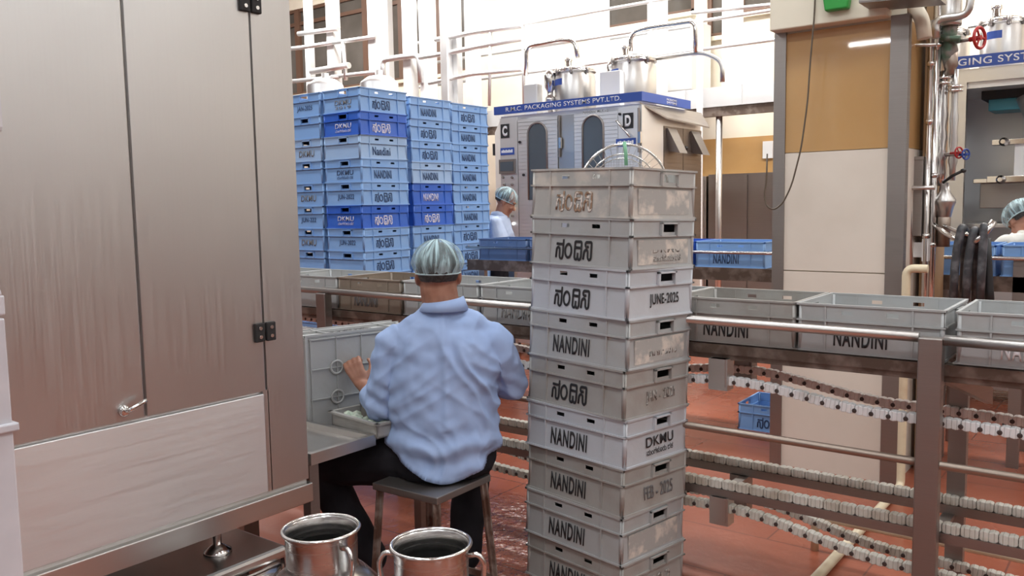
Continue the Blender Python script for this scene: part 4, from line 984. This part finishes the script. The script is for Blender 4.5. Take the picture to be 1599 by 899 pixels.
bm = NB(); bx(bm, -.35, .28, -.265, .26, .58, .602); mk('basin_floor', bm, M['steel_dark'], wt2)
bm = NB(); bx(bm, .281, .50, -.265, -.09, .640, .658); bx(bm, .281, .30, -.265, .26, .58, .6399); mk('ledge', bm, M['steel_dark'], wt2)
for x, y in ((-.3, -.24), (-.3, .24), (.25, .24)):
    bm = NB(); bx(bm, x - .02, x + .02, y - .02, y + .02, 0, .58); mk('leg', bm, M['steel_dark'], wt2)
# upright crate: base turned to the camera, standing on its short wall
Rm = Matrix(((-1, 0, 0), (0, 0, 1), (0, 1, 0)))  # placeholder, rewritten below
# crate axes in world: local z (opening) -> -X ; local y(short axis) -> vertical ; local x (long) -> +Y
a_z = Vector((-1, 0, 0)); a_x = Vector((0, 1, 0)); a_y = a_z.cross(a_x)
Ru = Matrix((a_x, a_y, a_z)).transposed(); Ru = Matrix.Rotation(math.radians(-14), 3, 'Z') @ Ru
crate((-2.605, 2.375, .604 + CW / 2), 0, G1, 'grey crate tipped on its side on the wash shelf, ribbed base outward', 'crates being washed', 'NANDINI', 'NANDINI', None, None, -1, grid=True, tilt=Ru.to_quaternion())
# small grey tray with suds
tr = thing('small_tray', 'small grey green soapy tray in front of the upright crate', 'tray', (-2.40, 2.215, .658), math.radians(-8), None)
bm = NB(); 
for a_, b_, c_, d_ in ((-.15, .15, -.07, -.064), (-.15, .15, .064, .07), (-.15, -.144, -.07, .07), (.144, .15, -.07, .07)): bx(bm, a_, b_, c_, d_, 0, .055)
bx(bm, -.15, .15, -.07, .07, 0, .006); bx(bm, -.16, .16, -.08, -.064, .048, .056); bx(bm, -.16, .16, .064, .08, .048, .056); bx(bm, -.16, -.144, -.08, .08, .048, .056); bx(bm, .144, .16, -.08, .08, .048, .056)
mk('tub', bm, G2, tr)
bm = NB()
for k in range(26):
    x, y = random.uniform(-.12, .12), random.uniform(-.05, .05); lathe(bm, [(.001, .0), (.02, .01), (.017, .026), (.001, .034)], 10, (x, y, random.uniform(.01, .028)))
mk('suds', bm, M['foam'], tr)

M['can'] = steel('dull_can_steel', (.60, .585, .57), .23, (1, 1, 30), .03)
def milk_can(loc, rz, label):
    t = thing('milk_can', label, 'milk can', loc, rz, 'milk cans on the floor')
    bm = NB(); lathe(bm, [(.150, .0), (.165, .012), (.168, .03), (.168, .40), (.160, .43), (.128, .465), (.105, .482), (.100, .50), (.101, .58), (.108, .594), (.1085, .598), (.104, .600), (.099, .592), (.096, .57), (.095, .50), (.10, .48), (.15, .42), (.16, .38), (.16, .2)], 48); mk('body', bm, M['can'], t)
    bm = NB(); tube(bm, [Vector((.107 * math.cos(2 * PI * k / 40), .107 * math.sin(2 * PI * k / 40), .597)) for k in range(40)], .0055, 8, closed=True); mk('rim', bm, M['steel_pol'], t)
    bm = NB(); lathe(bm, [(.0, .22), (.158, .22)], 40); mk('milk_residue', bm, M['milk'], t)
    for s in (-1, 1):
        bm = NB(); tube(bm, [(s * .100, 0, .565), (s * .128, 0, .572), (s * .145, 0, .545), (s * .140, 0, .50), (s * .125, 0, .467)], .0075, 8, rad=.02); mk('handle', bm, M['steel_pol'], t)
    return t
milk_can((-1.868, 1.527, 0), math.radians(-6), 'steel milk can at the left, nearer the big machine')
milk_can((-1.535, 1.625, 0), math.radians(37 + 175), 'steel milk can at the right, nearer the grey crate stack')

st = thing('stool', 'square dark-topped stool with rusty brown legs under the seated worker', 'stool', (-2.115, 2.255, 0), math.radians(2))
bm = NB(); bx(bm, -.155, .155, -.155, .155, .474, .50); mk('seat', bm, M['steel_dark'], st, bevel=.003)
for sx in (-1, 1):
    for sy in (-1, 1):
        bm = NB(); a = Vector((sx * .135, sy * .135, .474)); b = Vector((sx * .165, sy * .165, 0)); obb(bm, b, a, (.016, 0, 0), (0, .004, 0)); obb(bm, b, a, (.004, 0, 0), (0, .016, 0)); mk('leg', bm, M['rust'], st)
for (a, b) in (((-.155, -.155), (.155, -.155)), ((.155, -.155), (.155, .155)), ((.155, .155), (-.155, .155)), ((-.155, .155), (-.155, -.155))):
    bm = NB(); obb(bm, (*a, .10), (*b, .10), (0, 0, .012), (.003 if a[0] == b[0] else 0, .003 if a[1] == b[1] else 0, 0)); mk('stretcher', bm, M['rust'], st)

# wire grill standing in the top crate
wb = thing('wire_basket', 'round wire basket lid tied with green strip, standing in the top grey crate', 'basket', (-1.63, 2.83, 1.585), math.radians(41))
LOW = .0
def circ(r, n=48, y=0): return [Vector((r * math.cos(2 * PI * k / n), y, r * math.sin(2 * PI * k / n))) for k in range(n)]
wb.location = (-1.645, 2.86, 1.553)
bm = NB(); tube(bm, circ(.170), .005, 8, closed=True); mk('outer_ring', bm, M['steel_pol'], wb)
bm = NB(); tube(bm, circ(.135, y=.03), .003, 8, closed=True); tube(bm, circ(.12, y=.04), .002, 6, closed=True); mk('inner_ring', bm, M['steel_pol'], wb)
bm = NB()
for k in range(40):
    a = 2 * PI * k / 40; u = Vector((math.cos(a), 0, math.sin(a))); tube(bm, [u * .170, u * .135 + Vector((0, .03, 0)), u * .12 + Vector((0, .04, 0))], .0012, 5)
for k in range(-11, 12):
    x = k * .0105; h = math.sqrt(max(.12 ** 2 - x * x, 0)); tube(bm, [(x, .04, -h), (x, .04, h)], .0009, 4); tube(bm, [(-h, .041, x), (h, .041, x)], .0009, 4)
mk('wire_mesh', bm, M['steel'], wb)
bm = NB(); tube(bm, [Vector((.0, -.008, .178)), Vector((.004, -.012, .14)), Vector((.006, -.012, .09))], .007, 8); mk('green_tie', bm, M['green_cloth'], wb)

# tube lamp whose reflection shows on the tan panel
tl = thing('tube_lamp', 'white fluorescent tube fitting hung high, mirrored in the glossy tan panel', 'lamp', (-3.28, -2.93, 3.6))
bm = NB(); bx(bm, -.5, .5, -.04, .04, .03, .07); mk('housing', bm, M['white'], tl)
bm = NB(); tube(bm, [(-.27, 0, 0), (.27, 0, 0)], .022, 12); mk('tube', bm, M['tube'], tl)
bm = NB(); tube(bm, [(0, 0, .07), (0, 0, 2.4)], .008, 6); mk('hanger', bm, M['steel'], tl)

# ------------------------------------------------------------------ PEOPLE
SKIN = noisy(mat('skin', (.36, .17, .11), .5, Subsurface_Weight=.08), (.28, .12, .075), 18, .45, .65)
SKIN.node_tree.nodes['Principled BSDF'].inputs['Subsurface Radius'].default_value = (.02, .008, .004)
def cloth(name, c, c2, sc=9, b=.35):
    m = mat(name, c, .85, spec=.2); noisy(m, c2, sc, .35, .65); bs = m.node_tree.nodes['Principled BSDF']
    tc = N(m, 'ShaderNodeTexCoord'); n = N(m, 'ShaderNodeTexNoise', Scale=420, Detail=2); L(m, tc.outputs['Object'], n.inputs[0])
    bu = N(m, 'ShaderNodeBump', Strength=b, Distance=.001); L(m, n.outputs[0], bu.inputs['Height'])
    mp = N(m, 'ShaderNodeMapping'); mp.inputs['Scale'].default_value = (1.5, 1.5, .8); mp.inputs['Rotation'].default_value = (0, .5, 0); L(m, tc.outputs['Object'], mp.inputs[0])
    w1 = N(m, 'ShaderNodeTexNoise', Scale=5, Detail=3, Distortion=1.2); w1.noise_type = 'RIDGED_MULTIFRACTAL'; L(m, mp.outputs[0], w1.inputs[0])
    b2 = N(m, 'ShaderNodeBump', Strength=.55, Distance=.012); L(m, w1.outputs[0], b2.inputs['Height']); L(m, bu.outputs[0], b2.inputs['Normal']); L(m, b2.outputs[0], bs.inputs['Normal']); return m
SHIRT = cloth('light_blue_shirt_cloth', (.30, .40, .63), (.335, .435, .66))
TROU = cloth('black_trouser_cloth', (.012, .011, .014), (.02, .018, .022))
HAIR = noisy(mat('greying_black_hair', (.022, .018, .016), .6), (.05, .045, .04), 90, .45, .6)
def net_mat():
    m = mat('hair_net_fabric', (.44, .60, .64), .75); nt = m.node_tree; b = nt.nodes['Principled BSDF']
    uv = N(m, 'ShaderNodeUVMap'); mp = N(m, 'ShaderNodeMapping'); mp.inputs['Scale'].default_value = (34, 2.2, 1); L(m, uv.outputs[0], mp.inputs[0])
    n = N(m, 'ShaderNodeTexNoise', Scale=1.0, Detail=3, Distortion=.6); L(m, mp.outputs[0], n.inputs[0])
    r = ramp(m, n.outputs[0], [(.38, (.16,) * 3), (.50, (.38,) * 3), (.62, (.93,) * 3)]); L(m, r.outputs[0], b.inputs['Alpha'])
    return m
NET = net_mat()
def vary(me, fn):
    for v in me.vertices: v.co = fn(v.co.copy())
    me.update()
def head_bm(bm, c, s=1.0, face=Vector((0, 1, 0)), pitch=0):
    """head centred at c (ear level), facing face"""
    f = face.normalized(); u0 = Vector((0, 0, 1)); rgt = f.cross(u0).normalized()
    q = Matrix.Rotation(pitch, 3, rgt); f = q @ f; u = q @ u0
    def W(x, y, z): return Vector(c) + (rgt * x + f * y + u * z) * s
    def ell(p, a, b_, d_, n=20):
        rings = []
        for i in range(1, n):
            t = PI * i / n; rings.append((p + u * (-math.cos(t)) * d_ * s, rgt * math.sin(t) * a * s, f * math.sin(t) * b_ * s))
        loft(bm, rings)
    ell(W(0, -.012, .035), .078, .095, .088)          # cranium
    ell(W(0, .028, -.035), .060, .062, .080)          # face and jaw
    ell(W(0, .055, -.088), .026, .022, .020, 10)      # chin
    capsule(bm, W(0, .088, .0), W(0, .105, -.036), .008 * s, .013 * s)          # nose
    for sx in (-1, 1):
        ell(W(sx * .030, .078, -.03), .020, .014, .018, 10)     # cheeks
        capsule(bm, W(sx * .014, .093, .022), W(sx * .045, .082, .024), .009 * s, .008 * s)  # brow
        ell(W(sx * .078, -.004, -.006), .008, .018, .032, 12)    # ear
        ell(W(sx * .082, -.010, -.004), .006, .012, .026, 12)
    capsule(bm, W(-.018, .086, -.062), W(.018, .086, -.062), .007 * s, .007 * s)  # lips
    capsule(bm, W(-.014, .085, -.070), W(.014, .085, -.070), .007 * s, .007 * s)
    return W
def hand_bm(bm, wrist, dirv, palmn, curl=.6, s=1.0, side=1):
    """palm + five fingers; dirv = towards fingertips, palmn = palm normal (curl direction)"""
    d = Vector(dirv).normalized(); n = Vector(palmn); n = (n - d * n.dot(d)).normalized(); a = d.cross(n) * side
    w0 = Vector(wrist)
    for t in (-.026, -.009, .009, .026):
        capsule(bm, w0 + a * t * .6 * s + d * .01, w0 + (a * t * 1.05 + d * .088) * s, .0135 * s, .0115 * s)
    for t, ln, in ((-.030, .062), (-.0105, .072), (.0105, .078), (.031, .070)):
        p = w0 + (a * t + d * .090) * s; ang = 0; dd = d.copy()
        L3 = (ln * .46, ln * .30, ln * .24)
        for k, l in enumerate(L3):
            ang += curl * (.7, 1.0, .7)[k] * (1 + .12 * t / .03)
            dd = d * math.cos(ang) + n * math.sin(ang); qn = p + dd * l * s * 1.1
            capsule(bm, p, qn, (.0092, .0084, .0076)[k] * s, (.0084, .0076, .0068)[k] * s, n=10); p = qn
    p = w0 + (a * .026 + d * .018 + n * .006) * s; t1 = p + (a * .030 + d * .030 + n * .012) * s; t2 = t1 + (a * .008 + d * .030 + n * .014) * s; t3 = t2 + (d * .022 + n * .010 - a * .004) * s
    capsule(bm, p, t1, .014 * s, .0115 * s); capsule(bm, t1, t2, .0108 * s, .0095 * s); capsule(bm, t2, t3, .0092 * s, .0078 * s)

def person(loc, rz, J, label, shirt, trou, voxel=.005, wr=1.0, net_fluff=1.0):
    """J: joints in local frame (x right, y facing forward, z up)"""
    V = {k: Vector(v) for k, v in J.items() if isinstance(v, (tuple, list)) and len(v) == 3}
    root = thing('person', label, 'person', loc, rz)
    # body
    bm = NB(); hd = V['head']; fc_ = J.get('face', Vector((0, 1, 0))); W = head_bm(bm, hd, 1.0, Vector(fc_), J.get('pitch', 0))
    nb = V['neck']; capsule(bm, nb + Vector((0, 0, -.04)), hd + Vector((0, -.012, -.05)), .069, .070)
    shc = (V['shl'] + V['shr']) / 2; hip = V['hip']
    X = Vector((1, 0, 0)); Yv = Vector((0, 1, 0))
    loft(bm, [(hip + Vector((0, 0, -.06)), X * .12, Yv * .09), (hip, X * .155, Yv * .11), (hip.lerp(shc, .3), X * .14, Yv * .095), (hip.lerp(shc, .65), X * .155, Yv * .10), (shc + Vector((0, 0, -.03)), X * .15, Yv * .09), (shc + Vector((0, 0, .05)), X * .08, Yv * .06)])
    for s in 'lr':
        chainc(bm, [V['sh' + s], V['el' + s], V['wr' + s]], [.046, .036, .026])
        if 'kn' + s in V: chainc(bm, [hip + X * (.085 if s == 'r' else -.085), V['kn' + s], V['an' + s]], [.075, .052, .036])
        if 'an' + s in V: capsule(bm, V['an' + s] + Vector((0, -.03, -.03)), V['an' + s] + Vector((J.get('toe', (0, .13))[0], J.get('toe', (0, .13))[1], -.035)), .032, .03)
        hdv = J.get('hand' + s, (V['wr' + s] - V['el' + s]))
        hand_bm(bm, V['wr' + s], hdv, J.get('palm' + s, (0, 0, -1)), J.get('curl', .6), 1.0, -1 if s == 'l' else 1)
    body = link('body', remesh_data(bm, voxel, 3), root, SKIN)
    # hair
    f = Vector(fc_).normalized(); 
    bm = NB(); rgt = f.cross(Vector((0, 0, 1))); q = Matrix.Rotation(J.get('pitch', 0), 3, rgt); f2 = q @ f; u2 = q @ Vector((0, 0, 1))
    def ell(bm, p, a, b_, d_, n=22, z0=0):
        rings = []
        for i in range(1, n):
            t = PI * i / n; rings.append((p + u2 * (-math.cos(t)) * d_, rgt * math.sin(t) * a, f2 * math.sin(t) * b_))
        loft(bm, rings)
    ell(bm, hd + f2 * -.018 + u2 * .034, .0815, .094, .092)
    me = remesh_data(bm, .006, 2)
    b2 = bmesh.new(); b2.from_mesh(me)
    kill = [v for v in b2.verts if (v.co - hd).dot(u2) < -.020 or ((v.co - hd).dot(f2) > .045 and (v.co - hd).dot(u2) < .05) or (abs((v.co - hd).dot(rgt)) > .06 and (v.co - hd).dot(u2) < .0 and (v.co - hd).dot(f2) > -.03)]
    bmesh.ops.delete(b2, geom=kill, context='VERTS'); b2.to_mesh(me); b2.free(); link('hair', me, root, HAIR)
    # net : puckered cap
    bm = NB(); nR, nA = 26, 120; cN = hd + u2 * .040 + f2 * -.012; rings = []
    for i in range(nR + 1):
        th = PI * .60 * i / nR; ring = []
        for k in range(nA):
            ph = 2 * PI * k / nA
            puck = 1 + (.016 * math.sin(ph * 17 + 1.3 * math.sin(ph * 3)) + .010 * math.sin(ph * 29 + 2)) * math.sin(th) ** 2 + .012 * noise.noise(Vector((math.cos(ph) * 2.2, math.sin(ph) * 2.2, th * 2.5)))
            rr = math.sin(th); tuck = 1.0 if th < 1.5 else 1 - (th - 1.5) * .30
            p = cN + (rgt * math.cos(ph) * .099 + f2 * math.sin(ph) * .112) * rr * puck * tuck * net_fluff + u2 * (math.cos(th) * .096 * net_fluff * (puck if th < 1 else 1))
            ring.append(bm.verts.new(p))
        rings.append(ring)
    for A, B in zip(rings[1:], rings[2:]):
        for k in range(nA):
            fq = bm.faces.new((A[k], A[(k + 1) % nA], B[(k + 1) % nA], B[k])); fq.smooth = True
    uvl = bm.loops.layers.uv.new('UVMap')
    top = bm.verts.new(cN + u2 * .096 * net_fluff)
    for k in range(nA): bm.faces.new((top, rings[1][(k + 1) % nA], rings[1][k])).smooth = True
    for v in rings[0]: bm.verts.remove(v)
    for fq in bm.faces:
        us = []
        for lp_ in fq.loops:
            q_ = lp_.vert.co - cN; us.append((math.atan2(q_.dot(f2), q_.dot(rgt)) / (2 * PI) + .5, .5 - q_.dot(u2) * 4))
        if max(u_[0] for u_ in us) - min(u_[0] for u_ in us) > .5: us = [(u_[0] + (1 if u_[0] < .5 else 0), u_[1]) for u_ in us]
        for lp_, u_ in zip(fq.loops, us): lp_[uvl].uv = u_
    bandpts = [v.co.copy() for v in rings[-1]][::3]
    net = mk('hair_net', bm, NET, root)
    bm = NB(); tube(bm, bandpts, .0035, 6, closed=True); mk('elastic_band', bm, mat('pale_elastic', (.45, .58, .60), .7), net)
    # trousers
    if 'knl' in V:
        bm = NB()
        loft(bm, [(hip + Vector((0, 0, -.075)), X * .14, Yv * .12), (hip + Vector((0, 0, -.04)), X * .185, Yv * .145), (hip + Vector((0, 0, .03)), X * .18, Yv * .135), (hip + Vector((0, 0, .10)), X * .16, Yv * .115)])
        for s in 'lr':
            a = hip + X * (.09 if s == 'r' else -.09) + Vector((0, .03, -.0)); chainc(bm, [a, a.lerp(V['kn' + s], .5), V['kn' + s], V['kn' + s].lerp(V['an' + s], .5), V['an' + s] + Vector((0, 0, .03))], [.112, .108, .088, .074, .066])
        me = remesh_data(bm, .008, 5)
        vary(me, lambda c: c + Vector((noise.noise(c * 9), noise.noise(c * 9 + Vector((5, 0, 0))), noise.noise(c * 9 + Vector((0, 5, 0))))) * .008)
        link('trousers', me, root, trou)
        for s in 'lr':
            bm = NB(); a = V['an' + s]; t_ = J.get('toe', (0, .13)); capsule(bm, a + Vector((-t_[0] * .3, -t_[1] * .3, -.035)), a + Vector((t_[0] * 1.1, t_[1] * 1.1, -.042)), .040, .036, sq=(1, 1)); link('shoe', remesh_data(bm, .006, 2), root, M['black'])
    # shirt
    bm = NB(); z0 = J.get('hem', .0); f0 = J.get('fat', 1.0)
    mid = hip.lerp(shc, .5)
    loft(bm, [(hip + Vector((0, 0, -.11)), X * .185 * f0, Yv * .15), (hip + Vector((0, 0, -.05)), X * .198 * f0, Yv * .16), (hip + Vector((0, 0, .04)), X * .203 * f0, Yv * .155), (hip.lerp(shc, .35), X * .198 * f0, Yv * .145), (mid + Vector((0, 0, .05)), X * .202 * f0, Yv * .14),
              (hip.lerp(shc, .78), X * .205 * f0, Yv * .135), (shc + Vector((0, -.01, -.02)), X * .205, Yv * .118), (shc + Vector((0, -.005, .035)), X * .185, Yv * .100), (shc + Vector((0, -.002, .075)), X * .135, Yv * .085), (nb + Vector((0, 0, -.01)), X * .085, Yv * .075), (nb + Vector((0, 0, .02)), X * .066, Yv * .066)])
    for s in 'lr':
        e, w_ = V['el' + s], V['wr' + s]; cuff = e.lerp(w_, J.get('cuff' + s, .45))
        sg = 1 if s == 'r' else -1
        capsule(bm, nb + X * .055 * sg + Vector((0, -.005, -.030)), V['sh' + s] + X * (-.01 * sg), .046, .062)
        chainc(bm, [V['sh' + s] + X * (-.03 * sg), V['sh' + s] + X * .008 * sg, V['sh' + s].lerp(e, .5), e, cuff], [.06, .066, .074, .068, .057])
    me = remesh_data(bm, .0065, 7)
    folds = J.get('folds', 1.0)
    shl, shr, ell_, elr = V['shl'], V['shr'], V['ell'], V['elr']
    def fold(c):
        h = (c.z - hip.z) / max(shc.z - hip.z, .01)
        back = 1 if c.y < hip.y else .6
        # gathered horizontal folds over the waist, drag lines to the armpits
        wz = max(0, 1 - abs(h - .10) / .30); d_ = 0
        d_ += wz * .009 * math.sin((c.z * 62 + 3.0 * noise.noise(Vector((c.x * 7, c.y * 5, 2))) + c.x * 6))
        for (p, sg) in ((shl, -1), (shr, 1)):
            q_ = c - (p + Vector((-sg * .03, 0, -.13))); r_ = math.sqrt(q_.x ** 2 + q_.z ** 2); an = math.atan2(q_.z, -sg * q_.x)
            rg = 1 - 2 * abs(noise.noise(Vector((q_.x * 9 * sg + q_.z * 13, q_.y * 3, q_.z * 3 + sg))))
            d_ += .011 * math.exp(-(r_ / .15) ** 2) * rg
        for (e_, p) in ((ell_, shl), (elr, shr)):
            q_ = c - e_; t_ = q_.length; d_ += .009 * math.exp(-(t_ / .09) ** 2) * math.sin((c.z + c.x * .6) * 95)
        d_ += .010 * (1 - 2.5 * abs(noise.noise(Vector((c.x * 8 + c.z * 4 + 1.5 * noise.noise(c * 5), c.y * 7, c.z * 3.0)))))
        d_ += .008 * noise.noise(Vector((c.x * 11 + 2 * noise.noise(c * 6), c.y * 11, c.z * 4.2))) + .004 * noise.noise(c * 26)
        if abs(c.x) < .09 and h > .3: d_ += .006 * math.exp(-(abs(c.x - .01) / .012) ** 2) * (1 if c.y < shc.y else 0)
        return d_ * folds * back
    nrm = [v.normal.copy() for v in me.vertices]
    for v, n_ in zip(me.vertices, nrm): v.co = v.co + n_ * fold(v.co)
    b2 = bmesh.new(); b2.from_mesh(me)
    tail = J.get('tail', .03)
    def hemz(c):
        a = math.atan2(-(c.y - hip.y), (c.x - hip.x)); back = max(0, math.sin(a))
        return hip.z + J.get('hem', -.01) - tail * back ** 1.5 * 2.2 + J.get('hemslope', 0) * (c.x - hip.x)
    kill = [v for v in b2.verts if v.co.z < hemz(v.co) and abs(v.co.x - hip.x) < .26]
    bmesh.ops.delete(b2, geom=kill, context='VERTS')
    for v in b2.verts:
        if v.is_boundary and abs(v.co.x - hip.x) < .26 and v.co.z < hip.z + .12: v.co.z = hemz(v.co) - .004
    for fq in b2.faces: fq.smooth = True
    b2.to_mesh(me); b2.free()
    sh = link('shirt', me, root, shirt)
    so = sh.modifiers.new('thick', 'SOLIDIFY'); so.thickness = .003
    # collar
    bm = NB(); n_ = 28; pr = []
    for k in range(n_ + 1):
        a = -PI / 2 - PI * .86 + 2 * PI * .86 * k / n_     # open at the front
        pr.append(a)
    R0 = .072
    rings = []
    for a in pr:
        cx_, cy_ = math.cos(a), math.sin(a); fr = max(0, cy_)
        c0 = nb + Vector((0, .0, .005))
        inn = c0 + Vector((cx_ * (R0 - .006), cy_ * (R0 - .006), .0)); top = c0 + Vector((cx_ * (R0 - .004), cy_ * (R0 - .004), .034 - .020 * fr + .010 * cx_))
        top2 = c0 + Vector((cx_ * R0 * 1.05, cy_ * R0 * 1.05, .035 - .020 * fr + .010 * cx_)); out = c0 + Vector((cx_ * R0 * 1.30, cy_ * R0 * 1.30, -.004 - .02 * fr))
        rings.append([bm.verts.new(p) for p in (inn, top, top2, out)])
    for A, B in zip(rings, rings[1:]):
        for k in range(3): bm.faces.new((A[k], A[k + 1], B[k + 1], B[k])).smooth = True
    co = mk('collar', bm, shirt, sh); sm_ = co.modifiers.new('thick', 'SOLIDIFY'); sm_.thickness = .004
    for s in 'lr':
        e, w_ = V['el' + s], V['wr' + s]; cuff = e.lerp(w_, J.get('cuff' + s, .45)); d_ = (w_ - e).normalized()
        bm = NB(); up = Vector((0, 0, 1)) if abs(d_.z) < .9 else X; a1 = d_.cross(up).normalized(); a2 = d_.cross(a1)
        for off, r_ in ((.0, .056),):
            tube(bm, [cuff - d_ * .012, cuff + d_ * .03], [r_ * .98, r_ * .86], 20, caps=False)
        cu = mk('cuff', bm, shirt, sh); s2 = cu.modifiers.new('thick', 'SOLIDIFY'); s2.thickness = .004
    return root

F_ang = math.atan2(.68, .74)  # local x (right) -> (.74,.68)
person((-2.125, 2.335, 0), F_ang, dict(
    hip=(0.0, 0, .565), neck=(.012, .01, 1.118), head=(-.005, .035, 1.245), shl=(-.160, 0.01, .995), shr=(.182, .0, .995),
    ell=(-.225, .04, .765), wrl=(-.312, .20, .805), elr=(.262, .075, .82), wrr=(.12, .30, .82), handl=(-.05, .055, .09), handr=(-.1, .1, 0), palml=(.3, .3, -.6), palmr=(-.3, 0, -.8),
    knl=(-.50, .22, .50), anl=(-.30, .16, .085), knr=(.13, .42, .52), anr=(.07, .14, .085), toe=(-.03, .11), cuffl=.35, cuffr=.5, curl=.75, tail=.050, hem=.058, hemslope=-.06, folds=1.15),
    'seated worker in light blue shirt, black trousers and hair net washing a crate', SHIRT, TROU)
SH2 = cloth('pale_blue_shirt_cloth', (.42, .50, .66), (.46, .54, .70))
person((-4.93, 6.22, 0), math.radians(-62), dict(
    hip=(0, 0, .92), neck=(0, .03, 1.40), head=(0, .085, 1.535), shl=(-.16, .02, 1.335), shr=(.16, .02, 1.335), pitch=-.45,
    ell=(-.22, .10, 1.08), wrl=(-.15, .30, 1.16), elr=(.22, .10, 1.08), wrr=(.15, .30, 1.14), knl=(-.09, .02, .49), anl=(-.10, -.02, .085), knr=(.09, .02, .49), anr=(.10, -.02, .085), tail=.02, fat=.85, folds=.6),
    'standing worker in pale blue shirt and hair net looking down beside machine', SH2, TROU, .008)
SH3 = cloth('white_cloth', (.55, .55, .52), (.6, .6, .57))
p3 = at(1599, 325, 6.15)
person((p3.x + .05, 6.22, 0), math.radians(40), dict(
    hip=(0, -.25, .92), neck=(0, .02, 1.26), head=(0, .11, 1.34), shl=(-.16, .0, 1.20), shr=(.16, .0, 1.20), pitch=-.7,
    ell=(-.24, .12, 1.05), wrl=(-.15, .32, 1.16), elr=(.24, .12, 1.05), wrr=(.15, .32, 1.14), knl=(-.09, -.1, .49), anl=(-.10, -.12, .085), knr=(.09, -.1, .49), anr=(.10, -.12, .085), tail=.02, fat=.8, folds=.5),
    'stooping worker with pale blue hair net at the right frame edge', SH3, TROU, .008, net_fluff=1.1)
